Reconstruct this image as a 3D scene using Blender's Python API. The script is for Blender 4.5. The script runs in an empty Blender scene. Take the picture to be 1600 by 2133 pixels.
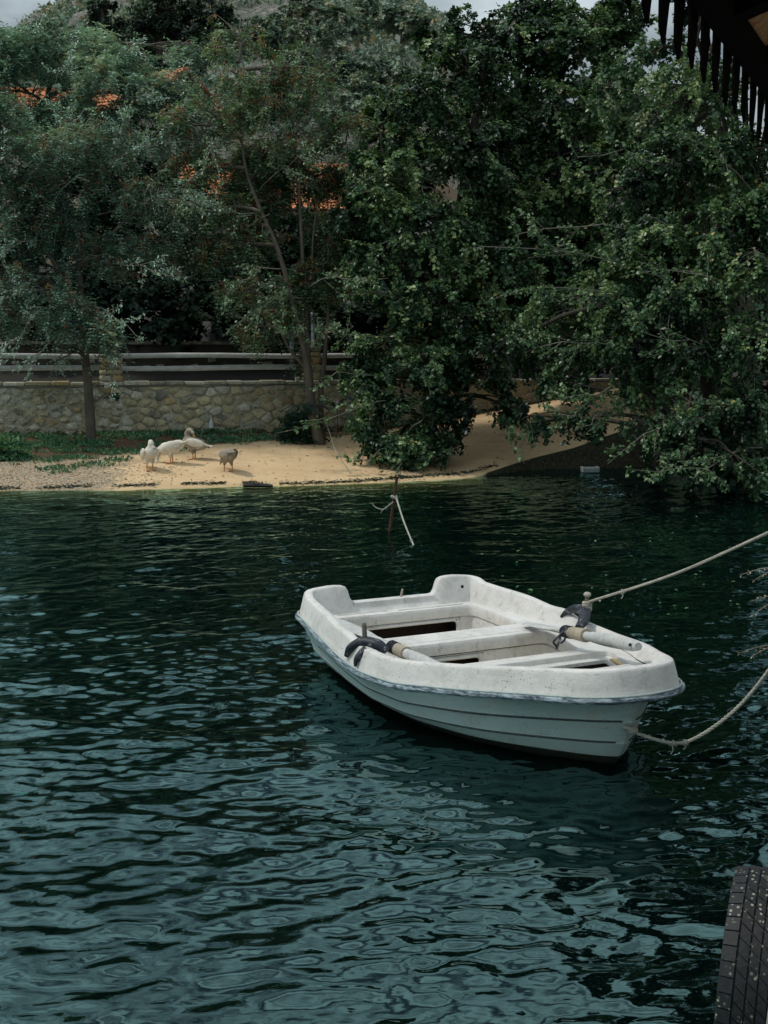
import bpy, bmesh, math, random
import numpy as np
from mathutils import Vector, Matrix, geometry
from mathutils import noise as mnoise

R = math.radians
random.seed(5)
rng = np.random.default_rng(11)
SC = bpy.context.scene
COL = SC.collection

# ------------------------------------------------------------------ camera
F_PX, HOR, CAM_H = 2600.0, 725.0, 2.2
PITCH = math.atan((1066.5 - HOR) / F_PX)
cam_d = bpy.data.cameras.new('camera')
cam = bpy.data.objects.new('camera', cam_d)
COL.objects.link(cam)
cam.location = (0, 0, CAM_H)
cam.rotation_euler = (math.pi / 2 - PITCH, 0, 0)
cam_d.sensor_fit = 'HORIZONTAL'
cam_d.sensor_width = 36
cam_d.lens = 36 * F_PX / 1600
cam_d.clip_start = 0.1
cam_d.clip_end = 3000
SC.camera = cam

# ------------------------------------------------------------------ light
SUN_EL, SUN_AZ = R(58), R(-92)          # azimuth from +Y, negative to the left
SC.view_settings.view_transform = 'Standard'
SC.view_settings.look = 'None'
SC.view_settings.gamma = 1
SC.view_settings.exposure = -0.75
SC.view_settings.use_curve_mapping = False
W = bpy.data.worlds.new('World')
SC.world = W
W.use_nodes = True
wn, wl = W.node_tree.nodes, W.node_tree.links
wn.clear()
w_out = wn.new('ShaderNodeOutputWorld')
bg1 = wn.new('ShaderNodeBackground')
bg2 = wn.new('ShaderNodeBackground')
mixw = wn.new('ShaderNodeMixShader')
sky = wn.new('ShaderNodeTexSky')
sky.sky_type = 'NISHITA'
sky.sun_disc = False
sky.sun_elevation = SUN_EL
sky.sun_rotation = SUN_AZ
sky.air_density = 1.2
sky.dust_density = 2.0
wl.new(sky.outputs[0], bg1.inputs[0])
bg1.inputs[1].default_value = 0.055
bg2.inputs[0].default_value = (0.66, 0.77, 0.82, 1)
bg2.inputs[1].default_value = 0.62
tcw = wn.new('ShaderNodeTexCoord')
mpw = wn.new('ShaderNodeMapping')
mpw.inputs['Scale'].default_value = (1.6, 1.6, 4.2)
nzw = wn.new('ShaderNodeTexNoise')
nzw.inputs['Scale'].default_value = 3.2
nzw.inputs['Detail'].default_value = 6
nzw.inputs['Roughness'].default_value = 0.55
rpw = wn.new('ShaderNodeValToRGB')
rpw.color_ramp.elements[0].position = 0.34
rpw.color_ramp.elements[0].color = (0.06, 0.06, 0.06, 1)
rpw.color_ramp.elements[1].position = 0.64
rpw.color_ramp.elements[1].color = (1, 1, 1, 1)
wl.new(tcw.outputs['Generated'], mpw.inputs[0])
wl.new(mpw.outputs[0], nzw.inputs['Vector'])
wl.new(nzw.outputs['Fac'], rpw.inputs[0])
sepw = wn.new('ShaderNodeSeparateXYZ'); wl.new(tcw.outputs['Generated'], sepw.inputs[0])
gr = wn.new('ShaderNodeMapRange'); gr.inputs[1].default_value = 0.0; gr.inputs[2].default_value = 0.7
gr.inputs[3].default_value = 0.36; gr.inputs[4].default_value = 3.5      # overcast sky: brighter overhead than at the horizon
wl.new(sepw.outputs['Z'], gr.inputs[0]); wl.new(gr.outputs[0], bg2.inputs[1])
wl.new(rpw.outputs[0], mixw.inputs[0])
wl.new(bg1.outputs[0], mixw.inputs[1])
wl.new(bg2.outputs[0], mixw.inputs[2])
wl.new(mixw.outputs[0], w_out.inputs[0])

sun_d = bpy.data.lights.new('sun', 'SUN')
sun_d.energy = 3.1
sun_d.angle = R(6)
sun_d.color = (1.0, 0.95, 0.87)
sun = bpy.data.objects.new('sun', sun_d)
COL.objects.link(sun)
sdir = Vector((math.sin(SUN_AZ) * math.cos(SUN_EL), math.cos(SUN_AZ) * math.cos(SUN_EL), math.sin(SUN_EL)))
sun.rotation_euler = sdir.to_track_quat('Z', 'Y').to_euler()
sun.location = sdir * 60 + Vector((0, 20, 0))

# ------------------------------------------------------------------ helpers
def at(px, py, d):
    """world point seen in the photograph at pixel px,py lying d metres forward"""
    a = px - 800.0
    u = 1066.5 - py
    Fw = F_PX * math.cos(PITCH) + u * math.sin(PITCH)
    U = u * math.cos(PITCH) - F_PX * math.sin(PITCH)
    t = d / Fw
    return Vector((a * t, d, CAM_H + U * t))

def atz(px, py, z):
    a = px - 800.0
    u = 1066.5 - py
    Fw = F_PX * math.cos(PITCH) + u * math.sin(PITCH)
    U = u * math.cos(PITCH) - F_PX * math.sin(PITCH)
    t = (z - CAM_H) / U
    return Vector((a * t, Fw * t, z))

def tag(o, label=None, cat=None, group=None, kind=None):
    if label: o['label'] = label
    if cat: o['category'] = cat
    if group: o['group'] = group
    if kind: o['kind'] = kind
    return o

def empty(name, loc=(0, 0, 0), label=None, cat=None, group=None):
    o = bpy.data.objects.new(name, None)
    COL.objects.link(o)
    o.location = loc
    o.empty_display_size = 0.2
    tag(o, label, cat, group)
    return o

def link(name, me, mat=None, parent=None, smooth=True):
    """link a mesh given in WORLD coordinates (or the parent's if parent is at the origin)"""
    o = bpy.data.objects.new(name, me)
    COL.objects.link(o)
    if mat is not None and len(me.materials) == 0:
        for m_ in (mat if isinstance(mat, (list, tuple)) else [mat]):
            me.materials.append(m_)
    if smooth and len(me.polygons):
        me.polygons.foreach_set('use_smooth', np.ones(len(me.polygons), bool))
    if parent is not None:
        o.parent = parent
        o.matrix_parent_inverse = Matrix.Translation(-parent.location)
    return o

def npmesh(name, V, Fq, n):
    """V (N,3), Fq (M,n) ints"""
    me = bpy.data.meshes.new(name)
    V = np.asarray(V, np.float32)
    Fq = np.asarray(Fq, np.int32)
    me.vertices.add(len(V))
    me.vertices.foreach_set('co', V.ravel())
    me.loops.add(Fq.size)
    me.loops.foreach_set('vertex_index', Fq.ravel())
    me.polygons.add(len(Fq))
    me.polygons.foreach_set('loop_start', np.arange(len(Fq), dtype=np.int32) * n)
    me.polygons.foreach_set('loop_total', np.full(len(Fq), n, np.int32))
    me.update(calc_edges=True)
    return me

def pymesh(name, V, Fc):
    me = bpy.data.meshes.new(name)
    me.from_pydata([tuple(v) for v in V], [], Fc)
    me.update()
    return me

class MB:
    """collects shapes for one mesh object"""
    def __init__(s): s.v = []; s.f = []
    def add(s, V, Fc):
        b = len(s.v)
        s.v += [tuple(v) for v in V]
        s.f += [tuple(i + b for i in q) for q in Fc]
    def box(s, c, size, M=None, taper=1.0):
        x, y, z = [q / 2 for q in size]
        V = [(-x, -y, -z), (x, -y, -z), (x, y, -z), (-x, y, -z),
             (-x * taper, -y * taper, z), (x * taper, -y * taper, z), (x * taper, y * taper, z), (-x * taper, y * taper, z)]
        V = [Vector(v) for v in V]
        if M is not None: V = [M @ v for v in V]
        V = [v + Vector(c) for v in V]
        s.add(V, [(0, 3, 2, 1), (4, 5, 6, 7), (0, 1, 5, 4), (1, 2, 6, 5), (2, 3, 7, 6), (3, 0, 4, 7)])
    def tube(s, pts, rad, n=8, cap=True, squash=None):
        pts = [Vector(p) for p in pts]
        if not hasattr(rad, '__len__'): rad = [rad] * len(pts)
        rings = []
        up = Vector((0, 0, 1))
        t0 = (pts[1] - pts[0]).normalized()
        side = t0.cross(up)
        if side.length < 0.05: side = t0.cross(Vector((1, 0, 0)))
        side.normalize()
        for i, p in enumerate(pts):
            a = pts[max(i - 1, 0)]; b = pts[min(i + 1, len(pts) - 1)]
            t = (b - a).normalized()
            side = (side - t * side.dot(t)).normalized()
            o2 = t.cross(side)
            r = rad[i]
            sq = squash if squash else 1
            rings.append([p + side * math.cos(2 * math.pi * k / n) * r + o2 * math.sin(2 * math.pi * k / n) * r * sq for k in range(n)])
        V = [v for rg in rings for v in rg]
        Fc = []
        for i in range(len(pts) - 1):
            for k in range(n):
                k2 = (k + 1) % n
                Fc.append((i * n + k, i * n + k2, (i + 1) * n + k2, (i + 1) * n + k))
        if cap:
            Fc.append(tuple(range(n - 1, -1, -1)))
            Fc.append(tuple((len(pts) - 1) * n + k for k in range(n)))
        s.add(V, Fc)
    def ell(s, c, r, M=None, nu=14, nv=9):
        V = []; Fc = []
        for j in range(nv + 1):
            th = math.pi * j / nv
            for i in range(nu):
                ph = 2 * math.pi * i / nu
                v = Vector((r[0] * math.sin(th) * math.cos(ph), r[1] * math.sin(th) * math.sin(ph), r[2] * math.cos(th)))
                if M is not None: v = M @ v
                V.append(v + Vector(c))
        for j in range(nv):
            for i in range(nu):
                i2 = (i + 1) % nu
                Fc.append((j * nu + i, (j + 1) * nu + i, (j + 1) * nu + i2, j * nu + i2))
        s.add(V, Fc)
    def grid(s, rows):
        n = len(rows[0]); V = [p for r in rows for p in r]; Fc = []
        for i in range(len(rows) - 1):
            for k in range(n - 1):
                Fc.append((i * n + k, i * n + k + 1, (i + 1) * n + k + 1, (i + 1) * n + k))
        s.add(V, Fc)
    def build(s, name, mat, parent=None, smooth=True, bevel=0, sub=0):
        o = link(name, pymesh(name, s.v, s.f), mat, parent, smooth)
        if bevel:
            b = o.modifiers.new('bevel', 'BEVEL'); b.width = bevel; b.segments = 2; b.limit_method = 'ANGLE'; b.angle_limit = R(40)
        if sub:
            m = o.modifiers.new('sub', 'SUBSURF'); m.levels = sub; m.render_levels = sub
        if smooth and not sub:
            o.data.set_sharp_from_angle(angle=R(42))
        return o

def catmull(P, n=8):
    P = [Vector(p) for p in P]
    out = []
    Q = [P[0] * 2 - P[1]] + P + [P[-1] * 2 - P[-2]]
    for i in range(1, len(Q) - 2):
        for k in range(n):
            t = k / n
            a, b, c, d = Q[i - 1], Q[i], Q[i + 1], Q[i + 2]
            out.append(0.5 * ((2 * b) + (c - a) * t + (2 * a - 5 * b + 4 * c - d) * t * t + (3 * b - a - 3 * c + d) * t * t * t))
    out.append(P[-1])
    return out

def lerp_tab(tab, x):
    xs = [a for a, _ in tab]; ys = [b for _, b in tab]
    return np.interp(x, xs, ys)

# ------------------------------------------------------------------ materials
class NT:
    def __init__(s, name):
        s.m = bpy.data.materials.new(name)
        s.m.use_nodes = True
        s.n = s.m.node_tree.nodes; s.l = s.m.node_tree.links
        s.n.clear()
        s.out = s.n.new('ShaderNodeOutputMaterial')
        s.tc = s.n.new('ShaderNodeTexCoord')
    def noise(s, scale, detail=5, rough=0.6, vec=None, stretch=None, dist=0):
        nd = s.n.new('ShaderNodeTexNoise')
        nd.inputs['Scale'].default_value = scale
        nd.inputs['Detail'].default_value = detail
        nd.inputs['Roughness'].default_value = rough
        nd.inputs['Distortion'].default_value = dist
        v = vec or s.tc.outputs['Object']
        if stretch:
            mp = s.n.new('ShaderNodeMapping')
            mp.inputs['Scale'].default_value = stretch
            s.l.new(v, mp.inputs[0]); v = mp.outputs[0]
        s.l.new(v, nd.inputs['Vector'])
        return nd.outputs['Fac']
    def voro(s, scale, feature='F1', stretch=None):
        nd = s.n.new('ShaderNodeTexVoronoi')
        nd.feature = feature
        nd.inputs['Scale'].default_value = scale
        v = s.tc.outputs['Object']
        if stretch:
            mp = s.n.new('ShaderNodeMapping')
            mp.inputs['Scale'].default_value = stretch
            s.l.new(v, mp.inputs[0]); v = mp.outputs[0]
        s.l.new(v, nd.inputs['Vector'])
        return nd.outputs['Distance']
    def ramp(s, fac, stops):
        r = s.n.new('ShaderNodeValToRGB')
        e = r.color_ramp.elements
        while len(e) < len(stops): e.new(0.5)
        for i, (p, c) in enumerate(stops):
            e[i].position = p
            e[i].color = (c, c, c, 1) if not hasattr(c, '__len__') else tuple(c) + (1,)
        s.l.new(fac, r.inputs[0])
        return r.outputs[0]
    def mix(s, fac, a, b, mode='MIX'):
        m = s.n.new('ShaderNodeMix'); m.data_type = 'RGBA'; m.blend_type = mode
        for ix, v in ((0, fac), (6, a), (7, b)):
            sock = m.inputs[ix]
            if isinstance(v, bpy.types.NodeSocket): s.l.new(v, sock)
            elif hasattr(v, '__len__'): sock.default_value = tuple(v) + (1,)
            else: sock.default_value = v if ix == 0 else (v, v, v, 1)
        return m.outputs[2]
    def math(s, op, a, b=0.0):
        m = s.n.new('ShaderNodeMath'); m.operation = op
        for sock, v in ((m.inputs[0], a), (m.inputs[1], b)):
            if isinstance(v, bpy.types.NodeSocket): s.l.new(v, sock)
            else: sock.default_value = v
        return m.outputs[0]
    def attr(s, name):
        a = s.n.new('ShaderNodeAttribute'); a.attribute_name = name
        return a
    def objrand(s):
        return s.n.new('ShaderNodeObjectInfo').outputs['Random']
    def bump(s, h, strength=0.3, dist=0.01):
        b = s.n.new('ShaderNodeBump')
        b.inputs['Strength'].default_value = strength
        b.inputs['Distance'].default_value = dist
        s.l.new(h, b.inputs['Height'])
        return b.outputs[0]
    def bsdf(s, color, rough=0.7, normal=None, spec=0.4, **kw):
        b = s.n.new('ShaderNodeBsdfPrincipled')
        if isinstance(color, bpy.types.NodeSocket): s.l.new(color, b.inputs['Base Color'])
        else: b.inputs['Base Color'].default_value = tuple(color) + (1,)
        if isinstance(rough, bpy.types.NodeSocket): s.l.new(rough, b.inputs['Roughness'])
        else: b.inputs['Roughness'].default_value = rough
        b.inputs['Specular IOR Level'].default_value = spec
        if normal: s.l.new(normal, b.inputs['Normal'])
        for k, v in kw.items(): b.inputs[k].default_value = v
        return b.outputs[0]
    def done(s, sh):
        s.l.new(sh, s.out.inputs[0]); return s.m

def mat_simple(name, c1, c2, scale=20, rough=0.75, bump=0.3, bd=0.01, stretch=None, spec=0.3, randamt=0.0):
    t = NT(name)
    n1 = t.noise(scale, 6, 0.65, stretch=stretch)
    n2 = t.noise(scale * 0.22, 3)
    c = t.mix(t.ramp(n1, [(0.3, 0), (0.7, 1)]), c1, c2)
    c = t.mix(t.ramp(n2, [(0.35, 0.0), (0.7, 0.45)]), c, tuple(q * 0.55 for q in c1))
    if randamt:
        r = t.objrand()
        c = t.mix(1.0, c, t.ramp(r, [(0, 1 - randamt), (1, 1.0)]), 'MULTIPLY')
    return t.done(t.bsdf(c, rough, t.bump(n1, bump, bd), spec))

def mat_boat(name, base, alt):
    t = NT(name)
    big = t.noise(2.2, 4)
    fine = t.noise(38, 6, 0.7)
    c = t.mix(t.ramp(big, [(0.35, 0), (0.7, 1)]), base, alt)
    # grime patches, brown stains and small dark chips
    g = t.noise(7, 7, 0.72, dist=0.6)
    c = t.mix(t.ramp(g, [(0.46, 0), (0.66, 0.6)]), c, (0.40, 0.39, 0.35))
    st = t.noise(16, 6, 0.8, stretch=(1, 1, 0.35))
    c = t.mix(t.ramp(st, [(0.565, 0), (0.70, 0.6)]), c, (0.27, 0.21, 0.13))
    v = t.voro(46)
    sp = t.noise(4.3, 3)
    chips = t.math('MULTIPLY', t.ramp(v, [(0.10, 1), (0.17, 0)]), t.ramp(sp, [(0.47, 0), (0.60, 1)]))
    c = t.mix(chips, c, (0.07, 0.06, 0.05))
    cr = t.noise(60, 3, 0.6, stretch=(0.12, 0.12, 1.6))
    c = t.mix(t.ramp(cr, [(0.66, 0), (0.70, 0.45)]), c, (0.16, 0.15, 0.13))
    h = t.math('ADD', t.math('MULTIPLY', fine, 0.5), t.math('MULTIPLY', t.noise(9, 4), 1.0))
    return t.done(t.bsdf(c, t.ramp(fine, [(0.3, 0.42), (0.7, 0.65)]), t.bump(h, 0.55, 0.010), 0.4))

M = {}
M['hull'] = mat_boat('hull_paint', (0.40, 0.485, 0.47), (0.34, 0.42, 0.41))
M['deck'] = mat_boat('deck_paint', (0.64, 0.615, 0.59), (0.56, 0.55, 0.53))
M['floor'] = mat_simple('boat_floor', (0.46, 0.36, 0.18), (0.62, 0.52, 0.32), 9, 0.6)
M['yellow_edge'] = mat_simple('bare_glassfibre_edge', (0.62, 0.42, 0.18), (0.72, 0.55, 0.30), 30, 0.6)
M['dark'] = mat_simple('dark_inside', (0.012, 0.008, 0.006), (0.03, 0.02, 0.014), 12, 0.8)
def mat_rub():
    t = NT('rub_rail_paint')
    a = t.noise(22, 7, 0.8, stretch=(.5, .5, 4))
    c = t.mix(t.ramp(a, [(0.44, 0), (0.60, 1)]), (0.025, 0.04, 0.065), (0.34, 0.42, 0.45))
    return t.done(t.bsdf(c, 0.6, t.bump(a, 0.6, 0.006)))
M['rub'] = mat_rub()
def mat_rubber():
    t = NT('black_rubber')
    a = t.noise(30, 5, 0.7)
    c = t.mix(t.ramp(a, [(0.58, 0), (0.64, 1)]), (0.010, 0.013, 0.022), (0.20, 0.22, 0.23))
    return t.done(t.bsdf(c, 0.5, t.bump(a, 0.6, 0.004), 0.4))
M['rubber'] = mat_rubber()
M['oar'] = mat_simple('weathered_oar_wood', (0.36, 0.37, 0.36), (0.58, 0.58, 0.56), 60, 0.75, 0.7, 0.004, (0.12, 1, 1))
M['collar'] = mat_simple('oar_collar_leather', (0.30, 0.26, 0.19), (0.42, 0.37, 0.28), 50, 0.7)
M['pin'] = mat_simple('thole_pin_wood', (0.10, 0.085, 0.07), (0.20, 0.18, 0.15), 50, 0.8)
M['rope'] = mat_simple('pale_rope', (0.30, 0.28, 0.23), (0.48, 0.46, 0.40), 90, 0.85, 0.8, 0.004)
M['rust'] = mat_simple('rusty_iron', (0.05, 0.018, 0.012), (0.10, 0.035, 0.02), 40, 0.8)

def mat_leaf(name, stops, rough=0.36, trans=0.22):
    t = NT(name)
    a = t.attr('tint')
    c = t.ramp(a.outputs['Fac'], stops)
    b = t.bsdf(c, rough, None, 0.35)
    tr = t.n.new('ShaderNodeBsdfTranslucent')
    c2 = t.mix(1.0, c, (0.9, 1.0, 0.5), 'MULTIPLY')
    t.l.new(c2, tr.inputs[0])
    mx = t.n.new('ShaderNodeMixShader'); mx.inputs[0].default_value = trans
    t.l.new(b, mx.inputs[1]); t.l.new(tr.outputs[0], mx.inputs[2])
    return t.done(mx.outputs[0])
M['leaf_elm'] = mat_leaf('broad_leaves', [(0, (0.008, 0.022, 0.011)), (0.4, (0.03, 0.075, 0.032)), (0.75, (0.12, 0.21, 0.09)), (0.95, (0.26, 0.34, 0.14)), (1, (0.42, 0.34, 0.10))])
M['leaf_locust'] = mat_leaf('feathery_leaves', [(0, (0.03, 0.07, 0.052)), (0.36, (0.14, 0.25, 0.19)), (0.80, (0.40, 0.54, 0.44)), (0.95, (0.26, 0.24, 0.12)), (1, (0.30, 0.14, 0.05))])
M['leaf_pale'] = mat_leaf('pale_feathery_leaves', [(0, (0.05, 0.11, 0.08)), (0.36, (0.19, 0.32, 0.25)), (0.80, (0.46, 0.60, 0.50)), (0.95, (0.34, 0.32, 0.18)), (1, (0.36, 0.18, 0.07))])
M['leaf_sparse'] = mat_leaf('small_green_leaves', [(0, (0.02, 0.055, 0.028)), (0.42, (0.09, 0.19, 0.09)), (0.84, (0.30, 0.40, 0.25)), (0.94, (0.30, 0.30, 0.18)), (1, (0.34, 0.19, 0.07))])
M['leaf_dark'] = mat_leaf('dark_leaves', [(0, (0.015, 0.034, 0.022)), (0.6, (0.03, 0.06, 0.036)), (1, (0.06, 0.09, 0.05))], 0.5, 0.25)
M['leaf_pod'] = mat_leaf('brown_seed_pods', [(0, (0.14, 0.055, 0.025)), (0.6, (0.30, 0.125, 0.05)), (1, (0.48, 0.24, 0.09))], 0.7, 0.25)
M['leaf_grass'] = mat_leaf('ground_greens', [(0, (0.03, 0.09, 0.05)), (0.6, (0.08, 0.22, 0.115)), (1, (0.24, 0.32, 0.15))], 0.6, 0.3)
M['leaf_scrub'] = mat_leaf('hill_scrub', [(0, (0.07, 0.12, 0.085)), (0.5, (0.16, 0.23, 0.17)), (0.85, (0.30, 0.34, 0.26)), (1, (0.42, 0.28, 0.14))], 0.8, 0.15)
M['leaf_fern'] = mat_leaf('fern_fronds', [(0, (0.012, 0.04, 0.028)), (1, (0.035, 0.085, 0.055))], 0.5, 0.3)
M['bark'] = mat_simple('grey_bark', (0.075, 0.06, 0.045), (0.16, 0.135, 0.105), 14, 0.9, 0.9, 0.02, (1, 1, 0.25))
M['bark_dark'] = mat_simple('dark_bark', (0.03, 0.024, 0.018), (0.07, 0.058, 0.045), 14, 0.9, 0.9, 0.02, (1, 1, 0.25))
M['twig'] = mat_simple('pale_twigs', (0.15, 0.13, 0.10), (0.30, 0.27, 0.22), 14, 0.9)

# ------------------------------------------------------------------ terrain functions
YS = [(-40, 18.0), (-12, 18.9), (-6, 19.2), (-4.2, 19.35), (-2.3, 19.8), (0.4, 20.5), (1.6, 21.4), (2.6, 22.6), (3.5, 22.9), (5.3, 23.3), (5.5, 21.0), (6.1, 19.8), (8, 18.5), (12, 14), (20, 8), (60, 6)]
ZE = [(-40, 0), (1.5, 0.0), (2.6, 0.2), (3.5, 0.39), (4.26, 0.645), (5.24, 0.9), (5.4, 0.85), (5.7, 0.02), (60, 0.02)]
ZW = [(-40, 0.55), (-0.5, 0.55), (1.0, 0.72), (2.5, 0.97), (5.7, 1.5), (60, 1.6)]
def wall_y(x): return 23.6 + 0.24 * (x + 7.3)
RIDGE = [(-120, 0.20), (-62, 0.225), (-45, 0.27), (-30, 0.30), (-12, 0.295), (-7, 0.272), (4, 0.266), (9, 0.25), (16, 0.18), (60, 0.10), (120, 0.08)]
def terrain(x, y):
    x = np.asarray(x, float); y = np.asarray(y, float)
    ys = np.interp(x, *zip(*YS)); ze = np.interp(x, *zip(*ZE)); zw = np.interp(x, *zip(*ZW))
    wob = 0.06 * np.sin(x * 2.3 + 1) + 0.04 * np.sin(x * 5.1) + 0.02 * np.sin(x * 13)
    ys = ys + wob * (x < 1.8)
    yw = wall_y(x)
    t = np.clip((y - ys) / (yw - ys), 0, 1)
    zb = ze + (zw - ze) * t
    zb += 0.05 * np.sin(np.pi * t) * (x < 1)                      # the hump of the slab
    dn = ys - y
    zin = np.where(ze > 0.05, ze - 6 * dn, -0.15 * dn)
    zin = np.maximum(zin, -0.18 * dn - 0.02 * (ze > 0.05))
    zin = np.where(dn > 0, np.where(ze > 0.05, np.maximum(ze - 200 * dn, -0.35 - 0.1 * dn), np.maximum(-0.15 * dn, -1.7)), zb)
    # bank: small scale relief of the beach
    z = zin
    back = y - yw
    zb2 = 1.48 + np.clip((back - 3.2) * 0.25, 0, 0.45) + np.clip(back - 8, 0, 60) * 0.14
    z = np.where(back > 0.0, np.where(back > 0.25, zb2, zw + (zb2 - zw) * back / 0.25), z)
    # hill
    far = np.clip((y - 60) / 140.0, 0, 1)
    ridge = np.interp(x * 200.0 / np.maximum(y, 60), *zip(*RIDGE)) * 200 + CAM_H
    base60 = 1.9 + (60 - wall_y(0) - 8) * 0.14
    zh = base60 + (ridge - base60) * (far ** 0.9)
    zh = np.where(y > 200, ridge - (y - 200) * 0.3, zh)
    zh = zh + far * (1.2 * np.sin(x * 0.19 + y * 0.05) + 0.8 * np.sin(x * 0.43 - y * 0.11))
    z = np.where(y > 60, zh, z)
    return z

def tz(x, y): return float(terrain(x, y))

def grid_mesh(xs, ys, zf):
    X, Y = np.meshgrid(xs, ys)
    Z = zf(X, Y)
    V = np.stack([X.ravel(), Y.ravel(), Z.ravel()], 1)
    nx, ny = len(xs), len(ys)
    i = np.arange(ny - 1)[:, None] * nx + np.arange(nx - 1)[None, :]
    Fq = np.stack([i, i + 1, i + 1 + nx, i + nx], -1).reshape(-1, 4)
    return V, Fq

def ground_material():
    t = NT('bank_ground')
    geo = t.n.new('ShaderNodeNewGeometry')
    sep = t.n.new('ShaderNodeSeparateXYZ'); t.l.new(geo.outputs['Position'], sep.inputs[0])
    n1 = t.noise(1.6, 6, 0.65); n2 = t.noise(24, 6, 0.75); n3 = t.noise(90, 3, 0.7)
    sand = t.mix(t.ramp(n1, [(0.35, 0), (0.65, 1)]), (0.60, 0.42, 0.235), (0.70, 0.51, 0.30))
    sand = t.mix(t.ramp(n2, [(0.5, 0), (0.74, 0.6)]), sand, (0.36, 0.25, 0.15))
    sand = t.mix(t.ramp(n3, [(0.66, 0), (0.72, 0.5)]), sand, (0.16, 0.11, 0.07))
    st = t.noise(5, 6, 0.7, stretch=(0.25, 2.0, 1))
    sand = t.mix(t.ramp(st, [(0.55, 0), (0.66, 0.5)]), sand, (0.42, 0.27, 0.13))
    crk = t.noise(9, 5, 0.7, stretch=(0.6, 2.4, 1), dist=1.5)
    sand = t.mix(t.ramp(crk, [(0.485, 0), (0.5, 0.45), (0.515, 0)]), sand, (0.2, 0.14, 0.09))
    # gravel at the left end of the beach
    v = t.voro(34)
    grav = t.mix(t.ramp(v, [(0.2, 0), (0.6, 1)]), (0.58, 0.47, 0.34), (0.22, 0.16, 0.10))
    gm = t.math('ADD', sep.outputs['X'], t.math('MULTIPLY', t.math('SUBTRACT', n1, 0.5), 3.0))
    mr = t.n.new('ShaderNodeMapRange'); mr.inputs[1].default_value = -4.6; mr.inputs[2].default_value = -4.0
    mr.inputs[3].default_value = 1; mr.inputs[4].default_value = 0
    t.l.new(gm, mr.inputs[0])
    c = t.mix(mr.outputs[0], sand, grav)
    # wet, algae covered edge near and below the water
    mz = t.n.new('ShaderNodeMapRange'); mz.inputs[1].default_value = -0.10; mz.inputs[2].default_value = 0.035
    mz.inputs[3].default_value = 1; mz.inputs[4].default_value = 0
    t.l.new(t.math('ADD', sep.outputs['Z'], t.math('MULTIPLY', t.math('SUBTRACT', n2, 0.5), 0.05)), mz.inputs[0])
    c = t.mix(mz.outputs[0], c, (0.24, 0.19, 0.085))
    # litter and soil by the wall and everywhere behind it
    n4 = t.noise(40, 5, 0.8)
    soil = t.mix(t.ramp(n4, [(0.45, 0), (0.6, 1)]), (0.045, 0.035, 0.022), (0.17, 0.10, 0.05))
    at_ = t.attr('soil')
    f = t.math('ADD', at_.outputs['Fac'], t.math('MULTIPLY', t.math('SUBTRACT', n2, 0.5), 0.9))
    c = t.mix(t.ramp(f, [(0.42, 0), (0.58, 1)]), c, soil)
    c = t.mix(t.attr('face').outputs['Fac'], c, t.mix(t.ramp(n2, [(0.4, 0), (0.65, 1)]), (0.022, 0.022, 0.015), (0.10, 0.085, 0.055)))  # slab front coloured dark in place of the shade beneath it
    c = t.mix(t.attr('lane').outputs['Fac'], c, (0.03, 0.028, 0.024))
    h = t.math('ADD', n2, t.math('MULTIPLY', n3, 0.5))
    return t.done(t.bsdf(c, 0.9, t.bump(h, 0.5, 0.02), 0.2))

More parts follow.
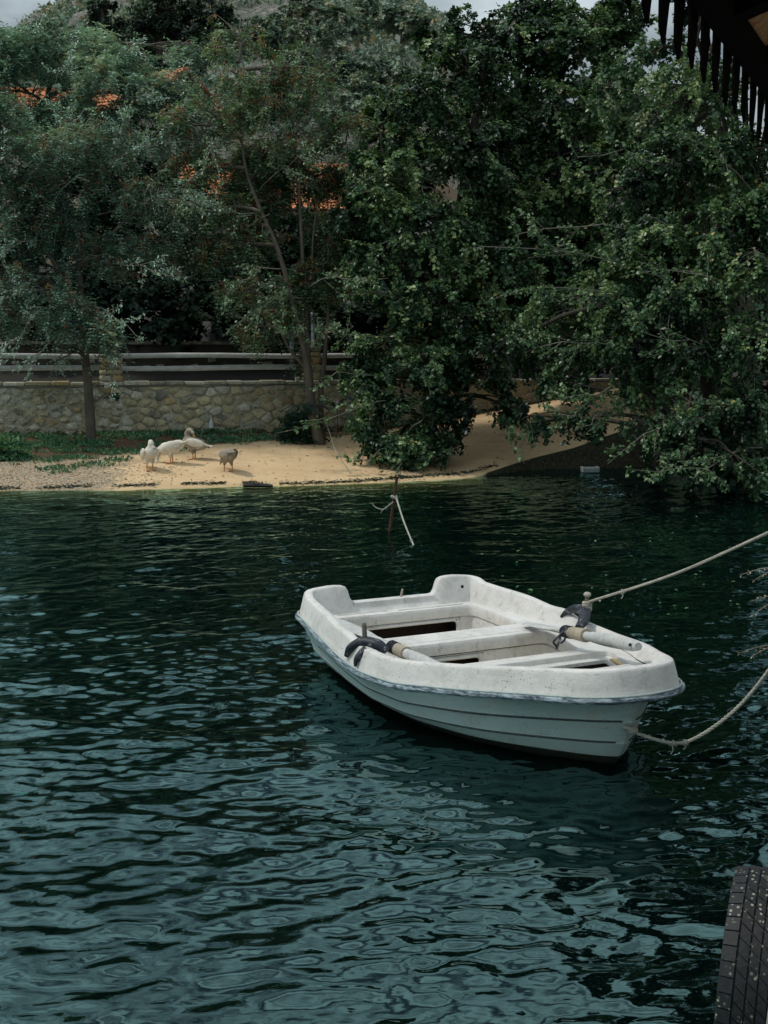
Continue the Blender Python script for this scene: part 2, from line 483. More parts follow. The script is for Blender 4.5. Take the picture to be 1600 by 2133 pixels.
def build_ground():
    xs = np.unique(np.round(np.concatenate([np.arange(-160, -12, 4), np.arange(-12, 9, 0.12), np.arange(9, 170, 4)]), 3))
    ysr = np.unique(np.round(np.concatenate([np.arange(-30, 12, 2), np.arange(12, 18, 0.4), np.arange(18, 21, 0.1), np.arange(21, 23.5, 0.04), np.arange(23.5, 28, 0.1), np.arange(28, 60, 0.8), np.arange(60, 290, 3.0)]), 3))
    V, Fq = grid_mesh(xs, ysr, terrain)
    nx = len(xs)
    yj = ysr[int(np.searchsorted(ysr, 22.4))]
    for i, x in enumerate(xs):                     # rows bend with the slab edge so it stays a clean line
        if 1.0 < x < 6.2:
            sh = (float(np.interp(x, *zip(*YS))) - yj) * min((x - 1.0) / .6, 1) * min((6.2 - x) / .6, 1)
            col = np.arange(len(ysr)) * nx + i
            w_ = np.clip(np.minimum((ysr - 18.5) / 2.2, (27.5 - ysr) / 3), 0, 1)
            V[col, 1] = ysr + sh * w_
            V[col, 2] = terrain(V[col, 0], V[col, 1])
    for i, x in enumerate(xs):                     # crisp slab edge along the ramp
        ze_ = float(np.interp(x, *zip(*ZE)))
        if ze_ > 0.05:
            ye = float(np.interp(x, *zip(*YS)))
            j = int(np.argmin(np.abs(ysr - yj))) if 1.6 < x < 5.6 else int(np.searchsorted(ysr, ye))
            for jj, yy, zz in ((j, ye, ze_), (j - 1, ye - .002, ze_ - .012), (j - 2, ye - .004, -.36)):
                V[jj * nx + i, 1] = yy; V[jj * nx + i, 2] = zz
    me = npmesh('ground', V, Fq, 4)
    X, Y = V[:, 0], V[:, 1]
    yw = wall_y(X); ys_ = np.interp(X, *zip(*YS)); t = (Y - ys_) / (yw - ys_)
    soil = np.clip((t - np.interp(X, [-12, -6.5, -5, -3, -1, 0.5, 3, 6], [0.3, 0.42, 0.5, 0.72, 0.86, 0.93, 0.97, 1.0])) * 4 + 0.5, 0, 1)
    soil = np.where((X > 5.0) | (t > 1), 1, soil)
    a = me.attributes.new('soil', 'FLOAT', 'POINT')
    a.data.foreach_set('value', soil.astype(np.float32))
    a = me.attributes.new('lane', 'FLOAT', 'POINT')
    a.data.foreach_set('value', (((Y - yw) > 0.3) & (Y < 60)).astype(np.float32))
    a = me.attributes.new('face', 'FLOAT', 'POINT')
    a.data.foreach_set('value', ((np.interp(X, *zip(*ZE)) > 0.05) & (Y < ys_ - 0.001)).astype(np.float32))  # mask for the shade painted on the ramp's front drop
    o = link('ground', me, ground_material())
    tag(o, kind='structure')
build_ground()

def hill_cover():
    # rock outcrops are terrain relief; a second sheet of pale limestone crags set on the hill
    t = NT('hill_rock')
    n = t.noise(0.5, 8, 0.75, stretch=(1, 1, 0.35)); n2 = t.noise(2.5, 6, 0.8, stretch=(1, 1, 0.3))
    c = t.mix(t.ramp(n, [(0.4, 0), (0.6, 1)]), (0.20, 0.20, 0.17), (0.36, 0.335, 0.30))
    c = t.mix(t.ramp(n2, [(0.46, 0), (0.58, 0.9)]), c, (0.07, 0.085, 0.06))
    c = t.mix(t.ramp(t.noise(0.12, 3), [(0.5, 0), (0.7, 0.45)]), c, (0.20, 0.16, 0.11))
    mat = t.done(t.bsdf(c, 0.95, t.bump(n2, 1.0, 0.5), 0.1))
    xs = np.arange(-90, 60, 1.1); ysr = np.arange(58, 215, 1.6)
    def zf(X, Y):
        Z = terrain(X, Y)
        r = np.zeros_like(Z)
        for i in range(X.shape[0]):
            for j in range(X.shape[1]):
                r[i, j] = mnoise.fractal(Vector((X[i, j] * 0.13, Y[i, j] * 0.09, 0.0)), 0.8, 2.2, 4)
        return Z + 0.3 + 2.2 * r
    V, Fq = grid_mesh(xs, ysr, zf)
    o = link('hill', npmesh('hill', V, Fq, 4), mat)
    tag(o, kind='structure')
hill_cover()

# ------------------------------------------------------------------ water
def fft_tile(N, L, seed, lam_peak, lam_min, wind, spread, slope_rms):
    r = np.random.default_rng(seed)
    k1 = 2 * np.pi * np.fft.fftfreq(N, L / N)
    KX, KY = np.meshgrid(k1, k1)
    K = np.hypot(KX, KY); K[0, 0] = 1
    kp = 2 * np.pi / lam_peak; kmx = 2 * np.pi / lam_min
    ang = np.arctan2(KY, KX) - wind
    D = np.abs(np.cos(ang)) ** spread + 0.04
    S = K ** -4.0 * np.exp(-1.1 * (kp / K) ** 2) * np.exp(-(K / kmx) ** 2) * D
    S[0, 0] = 0
    A = np.sqrt(S) * (r.normal(size=(N, N)) + 1j * r.normal(size=(N, N)))
    h = np.real(np.fft.ifft2(A))
    gx, gy = np.gradient(h, L / N)
    h *= slope_rms / np.sqrt(np.mean(gx ** 2 + gy ** 2))
    return h
def sample_tile(h, L, X, Y, rot):
    N = h.shape[0]
    u = (X * math.cos(rot) + Y * math.sin(rot)) / L * N
    v = (-X * math.sin(rot) + Y * math.cos(rot)) / L * N
    i0 = np.floor(u).astype(int); j0 = np.floor(v).astype(int)
    fu = u - i0; fv = v - j0
    i1 = (i0 + 1) % N; j1 = (j0 + 1) % N; i0 %= N; j0 %= N
    return (h[j0, i0] * (1 - fu) * (1 - fv) + h[j0, i1] * fu * (1 - fv) + h[j1, i0] * (1 - fu) * fv + h[j1, i1] * fu * fv)
T1 = fft_tile(512, 6.1, 1, 0.12, 0.06, R(80), 2.4, 0.155)
T2 = fft_tile(512, 5.1, 2, 0.32, 0.10, R(108), 1.8, 0.095)
T3 = fft_tile(256, 11.0, 3, 1.3, 0.4, R(70), 1.5, 0.040)
def water_z(X, Y):
    far = np.clip((Y - 12) / 12, 0, 1)
    patch = 0.8 + 0.35 * sample_tile(T3, 11.0, X * 0.7, Y * 0.7, 0.9) / (np.std(T3) * 1.5)
    patch = np.clip(patch, 0.35, 1.4) * (1 - .25 * far)
    z = sample_tile(T1, 6.1, X, Y, 0.0) * patch + sample_tile(T2, 5.1, X, Y, 0.5) * 0.9 + sample_tile(T3, 11.0, X, Y, 0.2)
    calm = np.clip((np.interp(X, *zip(*YS)) - Y) / 1.2, 0.25, 1)
    big = (np.abs(X) > 10) | (Y > 24) | (Y < 2.6)
    return np.where(big, 0, z * calm)
def build_water():
    xs = np.concatenate([np.arange(-80, -9, 5), np.arange(-9, -3.6, 0.05), np.arange(-3.6, 4.0, 0.032), np.arange(4.0, 9, 0.05), np.arange(9, 90, 5)])
    ysr = np.concatenate([np.arange(-40, 2.6, 3), np.arange(2.6, 9.5, 0.025), np.arange(9.5, 22.0, 0.045), np.arange(22, 24.5, 0.3)])
    V, Fq = grid_mesh(xs, ysr, water_z)
    me = npmesh('water', V, Fq, 4)
    dep = np.clip(-terrain(V[:, 0], V[:, 1]), 0, 3)
    a = me.attributes.new('depth', 'FLOAT', 'POINT')
    a.data.foreach_set('value', dep.astype(np.float32))
    t = NT('lagoon_water')
    n = t.noise(17, 2.5, 0.5, stretch=(0.45, 1.0, 1))
    n2 = t.noise(5, 2, 0.5, stretch=(0.6, 1.0, 1))
    h = t.math('ADD', t.math('MULTIPLY', n, 0.5), n2)
    nrm = t.bump(h, 0.13, 0.02)
    fr = t.n.new('ShaderNodeFresnel'); fr.inputs['IOR'].default_value = 1.7
    t.l.new(nrm, fr.inputs['Normal'])
    gl = t.n.new('ShaderNodeBsdfGlossy'); gl.inputs['Roughness'].default_value = 0.03
    gl.inputs['Color'].default_value = (0.60, 1.0, 0.98, 1)
    t.l.new(nrm, gl.inputs['Normal'])
    df = t.n.new('ShaderNodeBsdfDiffuse'); df.inputs['Color'].default_value = (0.0004, 0.0026, 0.0024, 1)
    tp = t.n.new('ShaderNodeBsdfTransparent'); tp.inputs['Color'].default_value = (0.70, 0.80, 0.62, 1)
    e = t.n.new('ShaderNodeMath'); e.operation = 'EXPONENT'
    t.l.new(t.math('MULTIPLY', t.attr('depth').outputs['Fac'], -8.0), e.inputs[0])
    m1 = t.n.new('ShaderNodeMixShader'); t.l.new(e.outputs[0], m1.inputs[0])
    t.l.new(df.outputs[0], m1.inputs[1]); t.l.new(tp.outputs[0], m1.inputs[2])
    m2 = t.n.new('ShaderNodeMixShader'); t.l.new(fr.outputs[0], m2.inputs[0])
    t.l.new(m1.outputs[0], m2.inputs[1]); t.l.new(gl.outputs[0], m2.inputs[2])
    o = link('water', me, t.done(m2.outputs[0]))
    tag(o, kind='structure')
build_water()

# ------------------------------------------------------------------ stone wall
WU = Vector((1, 0.24, 0)).normalized()
WN = Vector((WU.y, -WU.x, 0))            # faces the camera
W0 = Vector((-7.3, 23.6, 0))
def wpt(u, z, out=0.0): return W0 + WU * u + WN * out + Vector((0, 0, z))
def clip_poly(P, p, q):
    """keep the part of P nearer to p than q"""
    mx, my = (p[0] + q[0]) / 2, (p[1] + q[1]) / 2
    nx, ny = q[0] - p[0], q[1] - p[1]
    out = []
    for i in range(len(P)):
        a, b = P[i], P[(i + 1) % len(P)]
        da = (a[0] - mx) * nx + (a[1] - my) * ny
        db = (b[0] - mx) * nx + (b[1] - my) * ny
        if da <= 0: out.append(a)
        if (da < 0) != (db < 0):
            t = da / (da - db)
            out.append((a[0] + (b[0] - a[0]) * t, a[1] + (b[1] - a[1]) * t))
    return out
def mat_stone(name, c1, c2, c3):
    t = NT(name)
    n = t.noise(9, 7, 0.8); n2 = t.noise(26, 7, 0.85)
    c = t.mix(t.ramp(n, [(0.4, 0), (0.6, 1)]), c1, c2)
    c = t.mix(t.ramp(n2, [(0.50, 0), (0.60, 0.9)]), c, c3)
    c = t.mix(1.0, c, t.ramp(t.objrand(), [(0, 0.62), (1, 1.15)]), 'MULTIPLY')
    lime = t.noise(3.1, 7, 0.8, dist=.8)
    c = t.mix(t.ramp(lime, [(0.50, 0), (0.58, 0.8)]), c, (0.62, 0.52, 0.34))
    dk = t.noise(1.7, 6, 0.8)
    c = t.mix(t.ramp(dk, [(0.56, 0), (0.68, 0.7)]), c, (0.12, 0.105, 0.075))
    return t.done(t.bsdf(c, 0.9, t.bump(t.math('ADD', n2, n), 1.0, 0.03), 0.2))
STONE = [mat_stone('pale_limestone', (0.66, 0.62, 0.50), (0.78, 0.74, 0.62), (0.32, 0.28, 0.20)),
         mat_stone('yellow_limestone', (0.62, 0.52, 0.32), (0.74, 0.64, 0.42), (0.32, 0.25, 0.14)),
         mat_stone('grey_stone', (0.34, 0.32, 0.26), (0.50, 0.47, 0.39), (0.14, 0.13, 0.10)),
         mat_stone('ochre_stone', (0.58, 0.40, 0.20), (0.66, 0.50, 0.29), (0.28, 0.18, 0.09))]
MORT = mat_simple('wall_mortar', (0.34, 0.30, 0.21), (0.66, 0.59, 0.43), 14, 0.95, 1.0, 0.05)
def stone_mesh(P, base_pt, ex, ey, ez, depth, r):
    """P polygon (u,z); relief towards ez"""
    cx = sum(p[0] for p in P) / len(P); cy = sum(p[1] for p in P) / len(P)
    Q = []
    for i in range(len(P)):                         # cut corners once
        a, b = P[i], P[(i + 1) % len(P)]
        Q.append((a[0] * 0.88 + b[0] * 0.12, a[1] * 0.88 + b[1] * 0.12))
        Q.append((a[0] * 0.12 + b[0] * 0.88, a[1] * 0.12 + b[1] * 0.88))
    Q = [(q[0] + r.uniform(-.012, .012), q[1] + r.uniform(-.012, .012)) for q in Q]
    n = len(Q)
    rings = []
    for sc_, dz in ((1.0, -0.02), (0.97, depth * 0.6), (0.80, depth)):
        rings.append([(cx + (q[0] - cx) * sc_, cy + (q[1] - cy) * sc_, dz + (r.uniform(-.006, .006) if dz > 0 else 0)) for q in Q])
    V = [base_pt + ex * v[0] + ey * v[1] + ez * v[2] for rg in rings for v in rg]
    V.append(base_pt + ex * cx + ey * cy + ez * (depth * r.uniform(0.95, 1.25)))
    Fc = []
    for k in range(2):
        for i in range(n):
            j = (i + 1) % n
            Fc.append((k * n + i, k * n + j, (k + 1) * n + j, (k + 1) * n + i))
    for i in range(n): Fc.append((2 * n + i, 2 * n + (i + 1) % n, 3 * n))
    return pymesh('stone', V, Fc)
def top_z(u): return 1.50 + 0.008 * u
def build_wall():
    root = empty('stone_wall', wpt(4, 0.5), 'long low rubble stone wall with flat coping behind the beach', 'wall')
    r = random.Random(3)
    u0, u1 = -0.6, 8.9
    seeds = []
    tries = 0
    while len(seeds) < 292 and tries < 20000:
        tries += 1
        u = r.uniform(u0, u1); z = r.uniform(0.40, 1.46)
        big = r.random() < 0.25
        rad = 0.21 if big else 0.135
        if u > 2.6 and u < 6: rad *= 1.15
        if all((.85 * (u - a)) ** 2 + (1.35 * (z - b)) ** 2 > ((rad + c) / 2) ** 2 for a, b, c in seeds):
            seeds.append((u, z, rad))
        elif tries > 8000 and all((u - a) ** 2 + (z - b) ** 2 > 0.012 for a, b, c in seeds):
            seeds.append((u, z, 0.10))
    KZ = 1.5
    S = [(a, b * KZ) for a, b, _ in seeds]
    for i, p in enumerate(S):
        P = [(p[0] - .4, p[1] - .4), (p[0] + .4, p[1] - .4), (p[0] + .4, p[1] + .4), (p[0] - .4, p[1] + .4)]
        near = sorted((q for j, q in enumerate(S) if j != i), key=lambda q: (q[0] - p[0]) ** 2 + (q[1] - p[1]) ** 2)[:16]
        for q in near:
            P = clip_poly(P, p, q)
            if len(P) < 3: break
        if len(P) < 3: continue
        P = [(min(max(a, u0), u1), min(max(b / KZ, 0.36), 1.475)) for a, b in P]
        gap = 0.82 if p[0] < 2.2 else 0.93
        gap *= r.uniform(0.70, 1.06)
        cx = sum(a for a, _ in P) / len(P); cy = sum(b for _, b in P) / len(P)
        P = [(cx + (a - cx) * gap, cy + (b - cy) * gap) for a, b in P]
        if p[0] < 2.4: w = [0.55, 0.22, 0.18, 0.05]
        elif p[0] < 7: w = [0.24, 0.44, 0.20, 0.12]
        else: w = [0.40, 0.25, 0.28, 0.07]
        mt = r.choices(STONE, w)[0]
        ez = WN
        me = stone_mesh(P, W0.copy(), WU, Vector((0, 0, 1)), ez, r.choice([.012, .02, .03, .045]), r)
        link('stone', me, mt, root)
    # the masonry core with mortar face, uneven
    mb = MB()
    rows = []
    us = np.arange(-4.5, 15.5, 0.12)
    for z in np.linspace(-0.1, 1.49, 16):
        rows.append([wpt(u, z if z > 0 else z, 0.008 * mnoise.noise(Vector((u * 4, z * 5, 1))) + 0.0) for u in us])
    mb.grid(rows)
    mb.grid([[wpt(u, 1.49, -0.4) for u in us], [wpt(u, 1.49, 0) for u in us]])
    mb.build('mortar', MORT, root)
    # remaining small rubble further right along the ramp: joined
    r2 = random.Random(9)
    mb = MB()
    for k in range(150):
        u = r2.uniform(8.9, 14.8); z = r2.uniform(0.5, 1.45)
        c = wpt(u, z, 0.0)
        mb.ell(c, (r2.uniform(.05, .1), r2.uniform(.03, .05), r2.uniform(.04, .07)), None, 7, 5)
    for k in range(520):
        u = r2.uniform(-.6, 8.9); z = r2.uniform(0.45, 1.44); q_ = r2.uniform(.5, 1.2)
        mb.ell(wpt(u, z, r2.uniform(.0, .02)), (r2.uniform(.02, .045) * q_, r2.uniform(.02, .035), r2.uniform(.012, .03) * q_), Matrix.Rotation(r2.uniform(-1, 1), 3, 'Y'), 5, 3)
    o = mb.build('rubble', STONE[0], root, False); tag(o, kind='stuff')
    # coping slabs
    u = -4.2
    while u < 14.5:
        L = r.uniform(0.26, 0.52)
        mb = MB()
        h = r.uniform(0.055, 0.075)
        Mx = Matrix.Rotation(math.atan2(WU.y, WU.x) + r.uniform(-.01, .01), 3, 'Z') @ Matrix.Rotation(r.uniform(-.012, .012), 3, 'Y')
        mb.box(wpt(u + L / 2, 1.492 + h / 2 + r.uniform(0, .006), -0.17), (L - 0.018, 0.44, h), Mx)
        o = mb.build('coping_stone', STONE[r.choices([0, 1, 2, 3], [.6, .15, .2, .05])[0]], root, False, 0.012)
        u += L
    return root
build_wall()

# stone posts and the timber rails between them
def stone_post(u, w, h, label, ragged):
    root = empty('stone_post', wpt(u, 1.56, -0.17), label, 'post', 'stone posts of the railing')
    r = random.Random(int(u * 10) + 50)
    core = MB(); core.box(wpt(u, 1.56 + h / 2, -0.17), (w - .05, w - .05, h), Matrix.Rotation(math.atan2(WU.y, WU.x), 3, 'Z'))
    core.build('mortar', MORT, root, False)
    z = 1.565; row = 0
    while z < 1.56 + h - 0.03:
        hh = min(r.uniform(0.10, 0.17), 1.56 + h - z)
        for face in ('f', 's', 'b'):
            cuts = [0, r.uniform(.35, .65), 1] if row % 2 == 0 else [0, 1]
            for a, b in zip(cuts[:-1], cuts[1:]):
                uu0, uu1 = -w / 2 + a * w + .006, -w / 2 + b * w - .006
                P = [(uu0, z + .006), (uu1, z + .006), (uu1, z + hh - .006), (uu0, z + hh - .006)]
                if face == 'f': base, ex, ez = wpt(u, 0, -0.17 + w / 2 - .025), WU, WN
                elif face == 's': base, ex, ez = wpt(u + w / 2 - .025, 0, -0.17), -WN, WU
                else: base, ex, ez = wpt(u - w / 2 + .025, 0, -0.17), WN, -WU
                me = stone_mesh(P, base, ex, Vector((0, 0, 1)), ez, r.uniform(.03, .05), r)
                link('stone', me, STONE[r.choices([0, 1, 2, 3], [.12, .42, .06, .40])[0]], root)
        z += hh; row += 1
    if ragged:
        for k in range(5):
            mb = MB(); mb.ell(wpt(u + r.uniform(-.08, .12), 1.56 + h + .03 + .05 * (k > 2), -0.17 + r.uniform(-.05, .08)), (.07, .06, .055), None, 7, 5)
            mb.build('stone', STONE[r.choice([1, 3])], root)
    else:
        mb = MB(); mb.box(wpt(u, 1.56 + h + .025, -0.17), (w + .06, w + .06, .05), Matrix.Rotation(math.atan2(WU.y, WU.x), 3, 'Z'))
        mb.build('cap_stone', STONE[2], root, False, .008)
stone_post(2.12, 0.40, 0.52, 'broken-topped ochre stone railing post above the wall behind the geese', True)
stone_post(6.05, 0.30, 0.62, 'flat-capped stone railing post behind the forked tree trunks', False)
stone_post(-2.6, 0.38, 0.6, 'stone railing post at the left end of the wall', False)
stone_post(11.2, 0.34, 0.6, 'stone railing post hidden in leaves above the ramp', False)
M['rail'] = mat_simple('bleached_rail_wood', (0.42, 0.42, 0.40), (0.60, 0.60, 0.57), 26, 0.85, 0.8, 0.01, (0.15, 1, 1))
def build_rails():
    root = empty('wooden_railing', wpt(4, 1.56, -0.17), 'pale timber two-rail railing running between the stone posts', 'railing')
    r = random.Random(4)
    for (a, b) in ((-2.45, 1.93), (2.31, 5.92), (6.2, 11.05)):
        for z in (1.815, 2.05):
            n = 14; P = []; ra = []
            for i in range(n):
                t = i / (n - 1)
                P.append(wpt(a + (b - a) * t, z + 0.012 * math.sin(t * 5 + z * 9) + (b - a) * 0.0 * t, -0.17 + 0.012 * math.sin(t * 7 + a)))
                ra.append(0.052 + r.uniform(-.003, .003))
            mb = MB(); mb.tube(P, ra, 10)
            mb.build('rail', M['rail'], root)
build_rails()

# a second low wall across the lane behind the railing
def back_wall():
    root = empty('garden_wall', wpt(4, 1.5, -4.0), 'dark low garden wall across the lane behind the railing', 'wall')
    mb = MB()
    us = np.arange(-6, 16, 0.3)
    mb.grid([[wpt(u, z, -4.2 + 0.03 * mnoise.noise(Vector((u * 2, z * 3, 4)))) for u in us] for z in np.linspace(1.3, 2.28, 8)])
    mb.grid([[wpt(u, 2.28, -4.2) for u in us], [wpt(u, 2.28, -4.6) for u in us]])
    mb.build('core', mat_simple('dark_wall', (0.05, 0.045, 0.035), (0.10, 0.09, 0.07), 12, 0.95, 0.9, 0.03), root)
    r = random.Random(8)
    u = -5
    while u < 15:
        L = r.uniform(.4, .8)
        m2 = MB(); m2.box(wpt(u + L / 2, 2.315, -4.38), (L - .02, .5, .07), Matrix.Rotation(math.atan2(WU.y, WU.x), 3, 'Z'))
        m2.build('coping_stone', STONE[2], root, False, .01)
        for k in range(2):
            P0 = (u + L * (.15 + .45 * k), r.uniform(1.55, 2.0))
            s = r.uniform(.1, .16)
            P = [(P0[0], P0[1]), (P0[0] + s * 1.5, P0[1] + .02), (P0[0] + s * 1.4, P0[1] + s), (P0[0] - .02, P0[1] + s * .9)]
            link('stone', stone_mesh(P, W0 + WN * -4.2, WU, Vector((0, 0, 1)), WN, .04, r), STONE[2], root)
        u += L
back_wall()

# ------------------------------------------------------------------ trees
GAPS = [(82, 193, 48, 20), (335, 150, 46, 17), (272, 162, 20, 10), (402, 368, 30, 15), (455, 392, 34, 17), (505, 362, 22, 12), (562, 378, 20, 9), (628, 402, 24, 12), (668, 378, 16, 10)]      # openings in the crowns where the roofs show through
DENS = 3.9; THR = -0.02
def leaf_mesh(name, P, D, Nn, L, Wd, tint, mat, parent, kind4=True):
    """P base points, D unit directions, Nn approximate normals"""
    n = len(P)
    S = np.cross(D, Nn); S /= (np.linalg.norm(S, axis=1, keepdims=True) + 1e-9)
    Nn = np.cross(S, D)
    L = np.asarray(L)[:, None]; Wd = np.asarray(Wd)[:, None]
    if kind4:
        cup = 0.22
        v0 = P
        v1 = P + D * L * .28 + S * Wd * .48 + Nn * Wd * cup
        v2 = P + D * L * .72 + S * Wd * .42 + Nn * Wd * cup * .7
        v3 = P + D * L - Nn * L * .12
        v4 = P + D * L * .72 - S * Wd * .42 + Nn * Wd * cup * .7
        v5 = P + D * L * .28 - S * Wd * .48 + Nn * Wd * cup
        V = np.stack([v0, v1, v2, v3, v4, v5], 1).reshape(-1, 3)
        b = np.arange(n)[:, None] * 6
        Fq = np.concatenate([b + np.array([[0, 1, 2, 3]]), b + np.array([[0, 3, 4, 5]])], 0)
        me = npmesh(name, V, Fq, 4); per = 6
    else:
        v0 = P
        v1 = P + D * L * .45 + S * Wd * .5 + Nn * Wd * .15
        v2 = P + D * L
        v3 = P + D * L * .45 - S * Wd * .5 + Nn * Wd * .15
        V = np.stack([v0, v1, v2, v3], 1).reshape(-1, 3)
        b = np.arange(n)[:, None] * 4
        Fq = np.concatenate([b + np.array([[0, 1, 2]]), b + np.array([[0, 2, 3]])], 0)
        me = npmesh(name, V, Fq, 3); per = 4
    a = me.attributes.new('tint', 'FLOAT', 'POINT')
    a.data.foreach_set('value', np.repeat(np.asarray(tint, np.float32), per))
    o = link(name, me, mat, parent, smooth=False)
    return o

def tubes_np(paths, radii, n=3):
    """paths (K,m,3) radii (K,m)"""
    K, m, _ = paths.shape
    T = np.gradient(paths, axis=1)
    T /= np.linalg.norm(T, axis=2, keepdims=True) + 1e-9
    up = np.zeros_like(T); up[..., 2] = 1; up[..., 0] = 0.3
    S = np.cross(T, up); S /= np.linalg.norm(S, axis=2, keepdims=True) + 1e-9
    O = np.cross(T, S)
    ang = np.arange(n) * 2 * np.pi / n
    V = paths[:, :, None, :] + radii[:, :, None, None] * (S[:, :, None, :] * np.cos(ang)[None, None, :, None] + O[:, :, None, :] * np.sin(ang)[None, None, :, None])
    V = V.reshape(-1, 3)
    k = np.arange(K)[:, None, None] * m * n; i = np.arange(m - 1)[None, :, None] * n; j = np.arange(n)[None, None, :]
    j2 = (j + 1) % n
    Fq = np.stack([k + i + j, k + i + j2, k + i + n + j2, k + i + n + j], -1).reshape(-1, 4)
    return V, Fq

def unit(a): return a / (np.linalg.norm(a, axis=-1, keepdims=True) + 1e-9)

def tree(name, label, cat, base, trunks, blobs, leafmat, seed, style='broad', leaf=(0.08, 0.06), per_m2=9.0, leaves_per=22,
         bark='bark', twigfrac=0.5, group=None, droop=0.25, fill=0.35, pods=0, twiglen=0.7, trunk_n=9, arch=None):
    """blobs: (px,py,rx,ry,depth,rz) in photograph pixels at a depth; each becomes an ellipsoid of foliage in space"""
    r = np.random.default_rng(seed)
    base = Vector(base)
    root = empty(name, base, label, cat, group)
    TP = []
    for pts, rad in trunks:
        C = catmull(pts, 7)
        rr = np.interp(np.linspace(0, 1, len(C)), np.linspace(0, 1, len(rad)), rad)
        mb = MB(); mb.tube(C, list(rr), trunk_n)
        mb.build('trunk', M[bark], root)
        TP += [np.array(c) for c in C]
    TP = np.array(TP)
    LP, LD, LN, LL, LW, LT = [], [], [], [], [], []
    br_paths, br_r = [], []
    tw_paths, tw_r = [], []
    PP, PD, PN = [], [], []
    for bl in blobs:
        px, py, rx, ry, d, rz = bl[:6]
        dens = bl[6] if len(bl) > 6 else 1.0
        c = np.array(at(px, py, d)); s = F_PX / d
        rad = np.array([rx / s, rz, ry / s])
        # limb from the nearest trunk point that is not above the blob too far
        dd = np.linalg.norm(TP - c, axis=1) + np.clip(TP[:, 2] - c[2], 0, 9) * 1.0
        a = TP[np.argmin(dd)]
        ts = np.linspace(0, 1, 7)[:, None]
        mid = (a + c) / 2 + np.array([0, 0, 0.15 * np.linalg.norm(c - a)]) + r.normal(0, .12, 3)
        limb = (1 - ts) ** 2 * a + 2 * (1 - ts) * ts * mid + ts ** 2 * c
        br_paths.append(limb); br_r.append(np.linspace(0.045, 0.022, 7))
        # secondary branches
        nsub = max(5, int(5 + 5 * np.prod(rad) ** (1 / 3)))
        subs = []
        for k in range(nsub):
            v = unit(r.normal(size=3)); v[2] = v[2] * 0.8 + 0.1
            e = c + v * rad * r.uniform(.5, .85)
            st = limb[r.integers(3, 7)]
            md = (st + e) / 2 + r.normal(0, .12, 3) + np.array([0, 0, .1])
            sp = (1 - ts) ** 2 * st + 2 * (1 - ts) * ts * md + ts ** 2 * e
            subs.append(sp); br_paths.append(sp); br_r.append(np.linspace(0.018, 0.007, 7))
        nodes = np.concatenate(subs + [limb[3:]])
        area = 4 * math.pi * ((rad[0] * rad[1]) ** 1.6 / 3 + (rad[0] * rad[2]) ** 1.6 / 3 + (rad[1] * rad[2]) ** 1.6 / 3) ** (1 / 1.6)
        nt = max(6, int(area * per_m2 * dens * DENS))
        v = unit(r.normal(size=(nt, 3)))
        # uneven outline: radius modulated by low-frequency noise
        mod = np.array([0.86 + 0.34 * mnoise.noise(Vector(q * 1.7) + Vector((seed * 1.3, px * .01, py * .01))) for q in v])
        rr = np.where(r.random(nt) < fill, r.uniform(.35, .9, nt), r.uniform(.86, 1.04, nt)) * mod
        shoot = r.random(nt) < .14
        rr = np.where(shoot, rr * r.uniform(1.1, 1.45, nt), rr)
        E = c + v * rad * rr[:, None]
        E[shoot, 2] -= r.uniform(0, .25, int(shoot.sum()))
        # clumping: drop twig tips in noise hollows so gaps open
        NS = 28.0 / max(d, 20) if d < 40 else .5
        keep = np.array([mnoise.noise(Vector((q[0] * 1.1, q[1] * 1.1, q[2] * 2.0)) * NS + Vector((seed, 0, 0))) + .5 * mnoise.noise(Vector((q[0], q[1], q[2] * 1.6)) * 2.7) > THR - 0.2 * (dens > 1.4) for q in E])
        for gx, gy, grx, gry in (GAPS if d > 22.5 and d < 40 else ()):
            w_ = np.linalg.norm((np.array([[800 + F_PX * q[0] / q[1], HOR - (q[2] - CAM_H) * F_PX / q[1]] for q in E]) - (gx, gy)) / (grx, gry), axis=1)
            keep &= w_ > 1
        E = E[keep]; v = v[keep]; nt = len(E)
        if nt == 0: continue
        E = E[E[:, 2] > 0.12] if c[2] > 0.2 else E
        nt = len(E)
        # start of each twig: a node pulled toward
        idx = np.array([np.argmin(np.linalg.norm(nodes - e, axis=1) + r.random(len(nodes)) * .3) for e in E])
        A = nodes[idx]
        dirv = E - A
        ln = np.linalg.norm(dirv, axis=1, keepdims=True)
        A = np.where(ln > twiglen * 1.6, E - dirv / (ln + 1e-6) * twiglen * 1.6, A)
        m = 6
        ts2 = np.linspace(0, 1, m)[None, :, None]
        md = (A + E) / 2 + r.normal(0, .07, (nt, 3)) + np.array([0, 0, .10])
        Ed = E + np.array([0, 0, -droop]) * r.uniform(.2, 1, (nt, 1)) * 0.6
        path = (1 - ts2) ** 2 * A[:, None] + 2 * (1 - ts2) * ts2 * md[:, None] + ts2 ** 2 * Ed[:, None]
        sel = r.random(nt) < twigfrac
        tw_paths.append(path[sel][:, [0, 2, 3, 5]]); tw_r.append(np.tile(np.linspace(.008, .004, 4), (int(sel.sum()), 1)))
        # leaves along each twig, denser toward the tip
        k = int(leaves_per * 1.7) // 10 * 10 if style == 'pinnate' else int(leaves_per * 1.6)
        T = np.clip(r.beta(2.2, 1.1, (nt, k)), 0.12, 1)
        if style == 'pinnate':
            T = np.sort(T, axis=1)
        fi = T * (m - 1); i0 = np.minimum(fi.astype(int), m - 2); fr = (fi - i0)[..., None]
        row = np.arange(nt)[:, None]
        pos = path[row, i0] * (1 - fr) + path[row, i0 + 1] * fr
        tang = unit(path[row, i0 + 1] - path[row, i0])
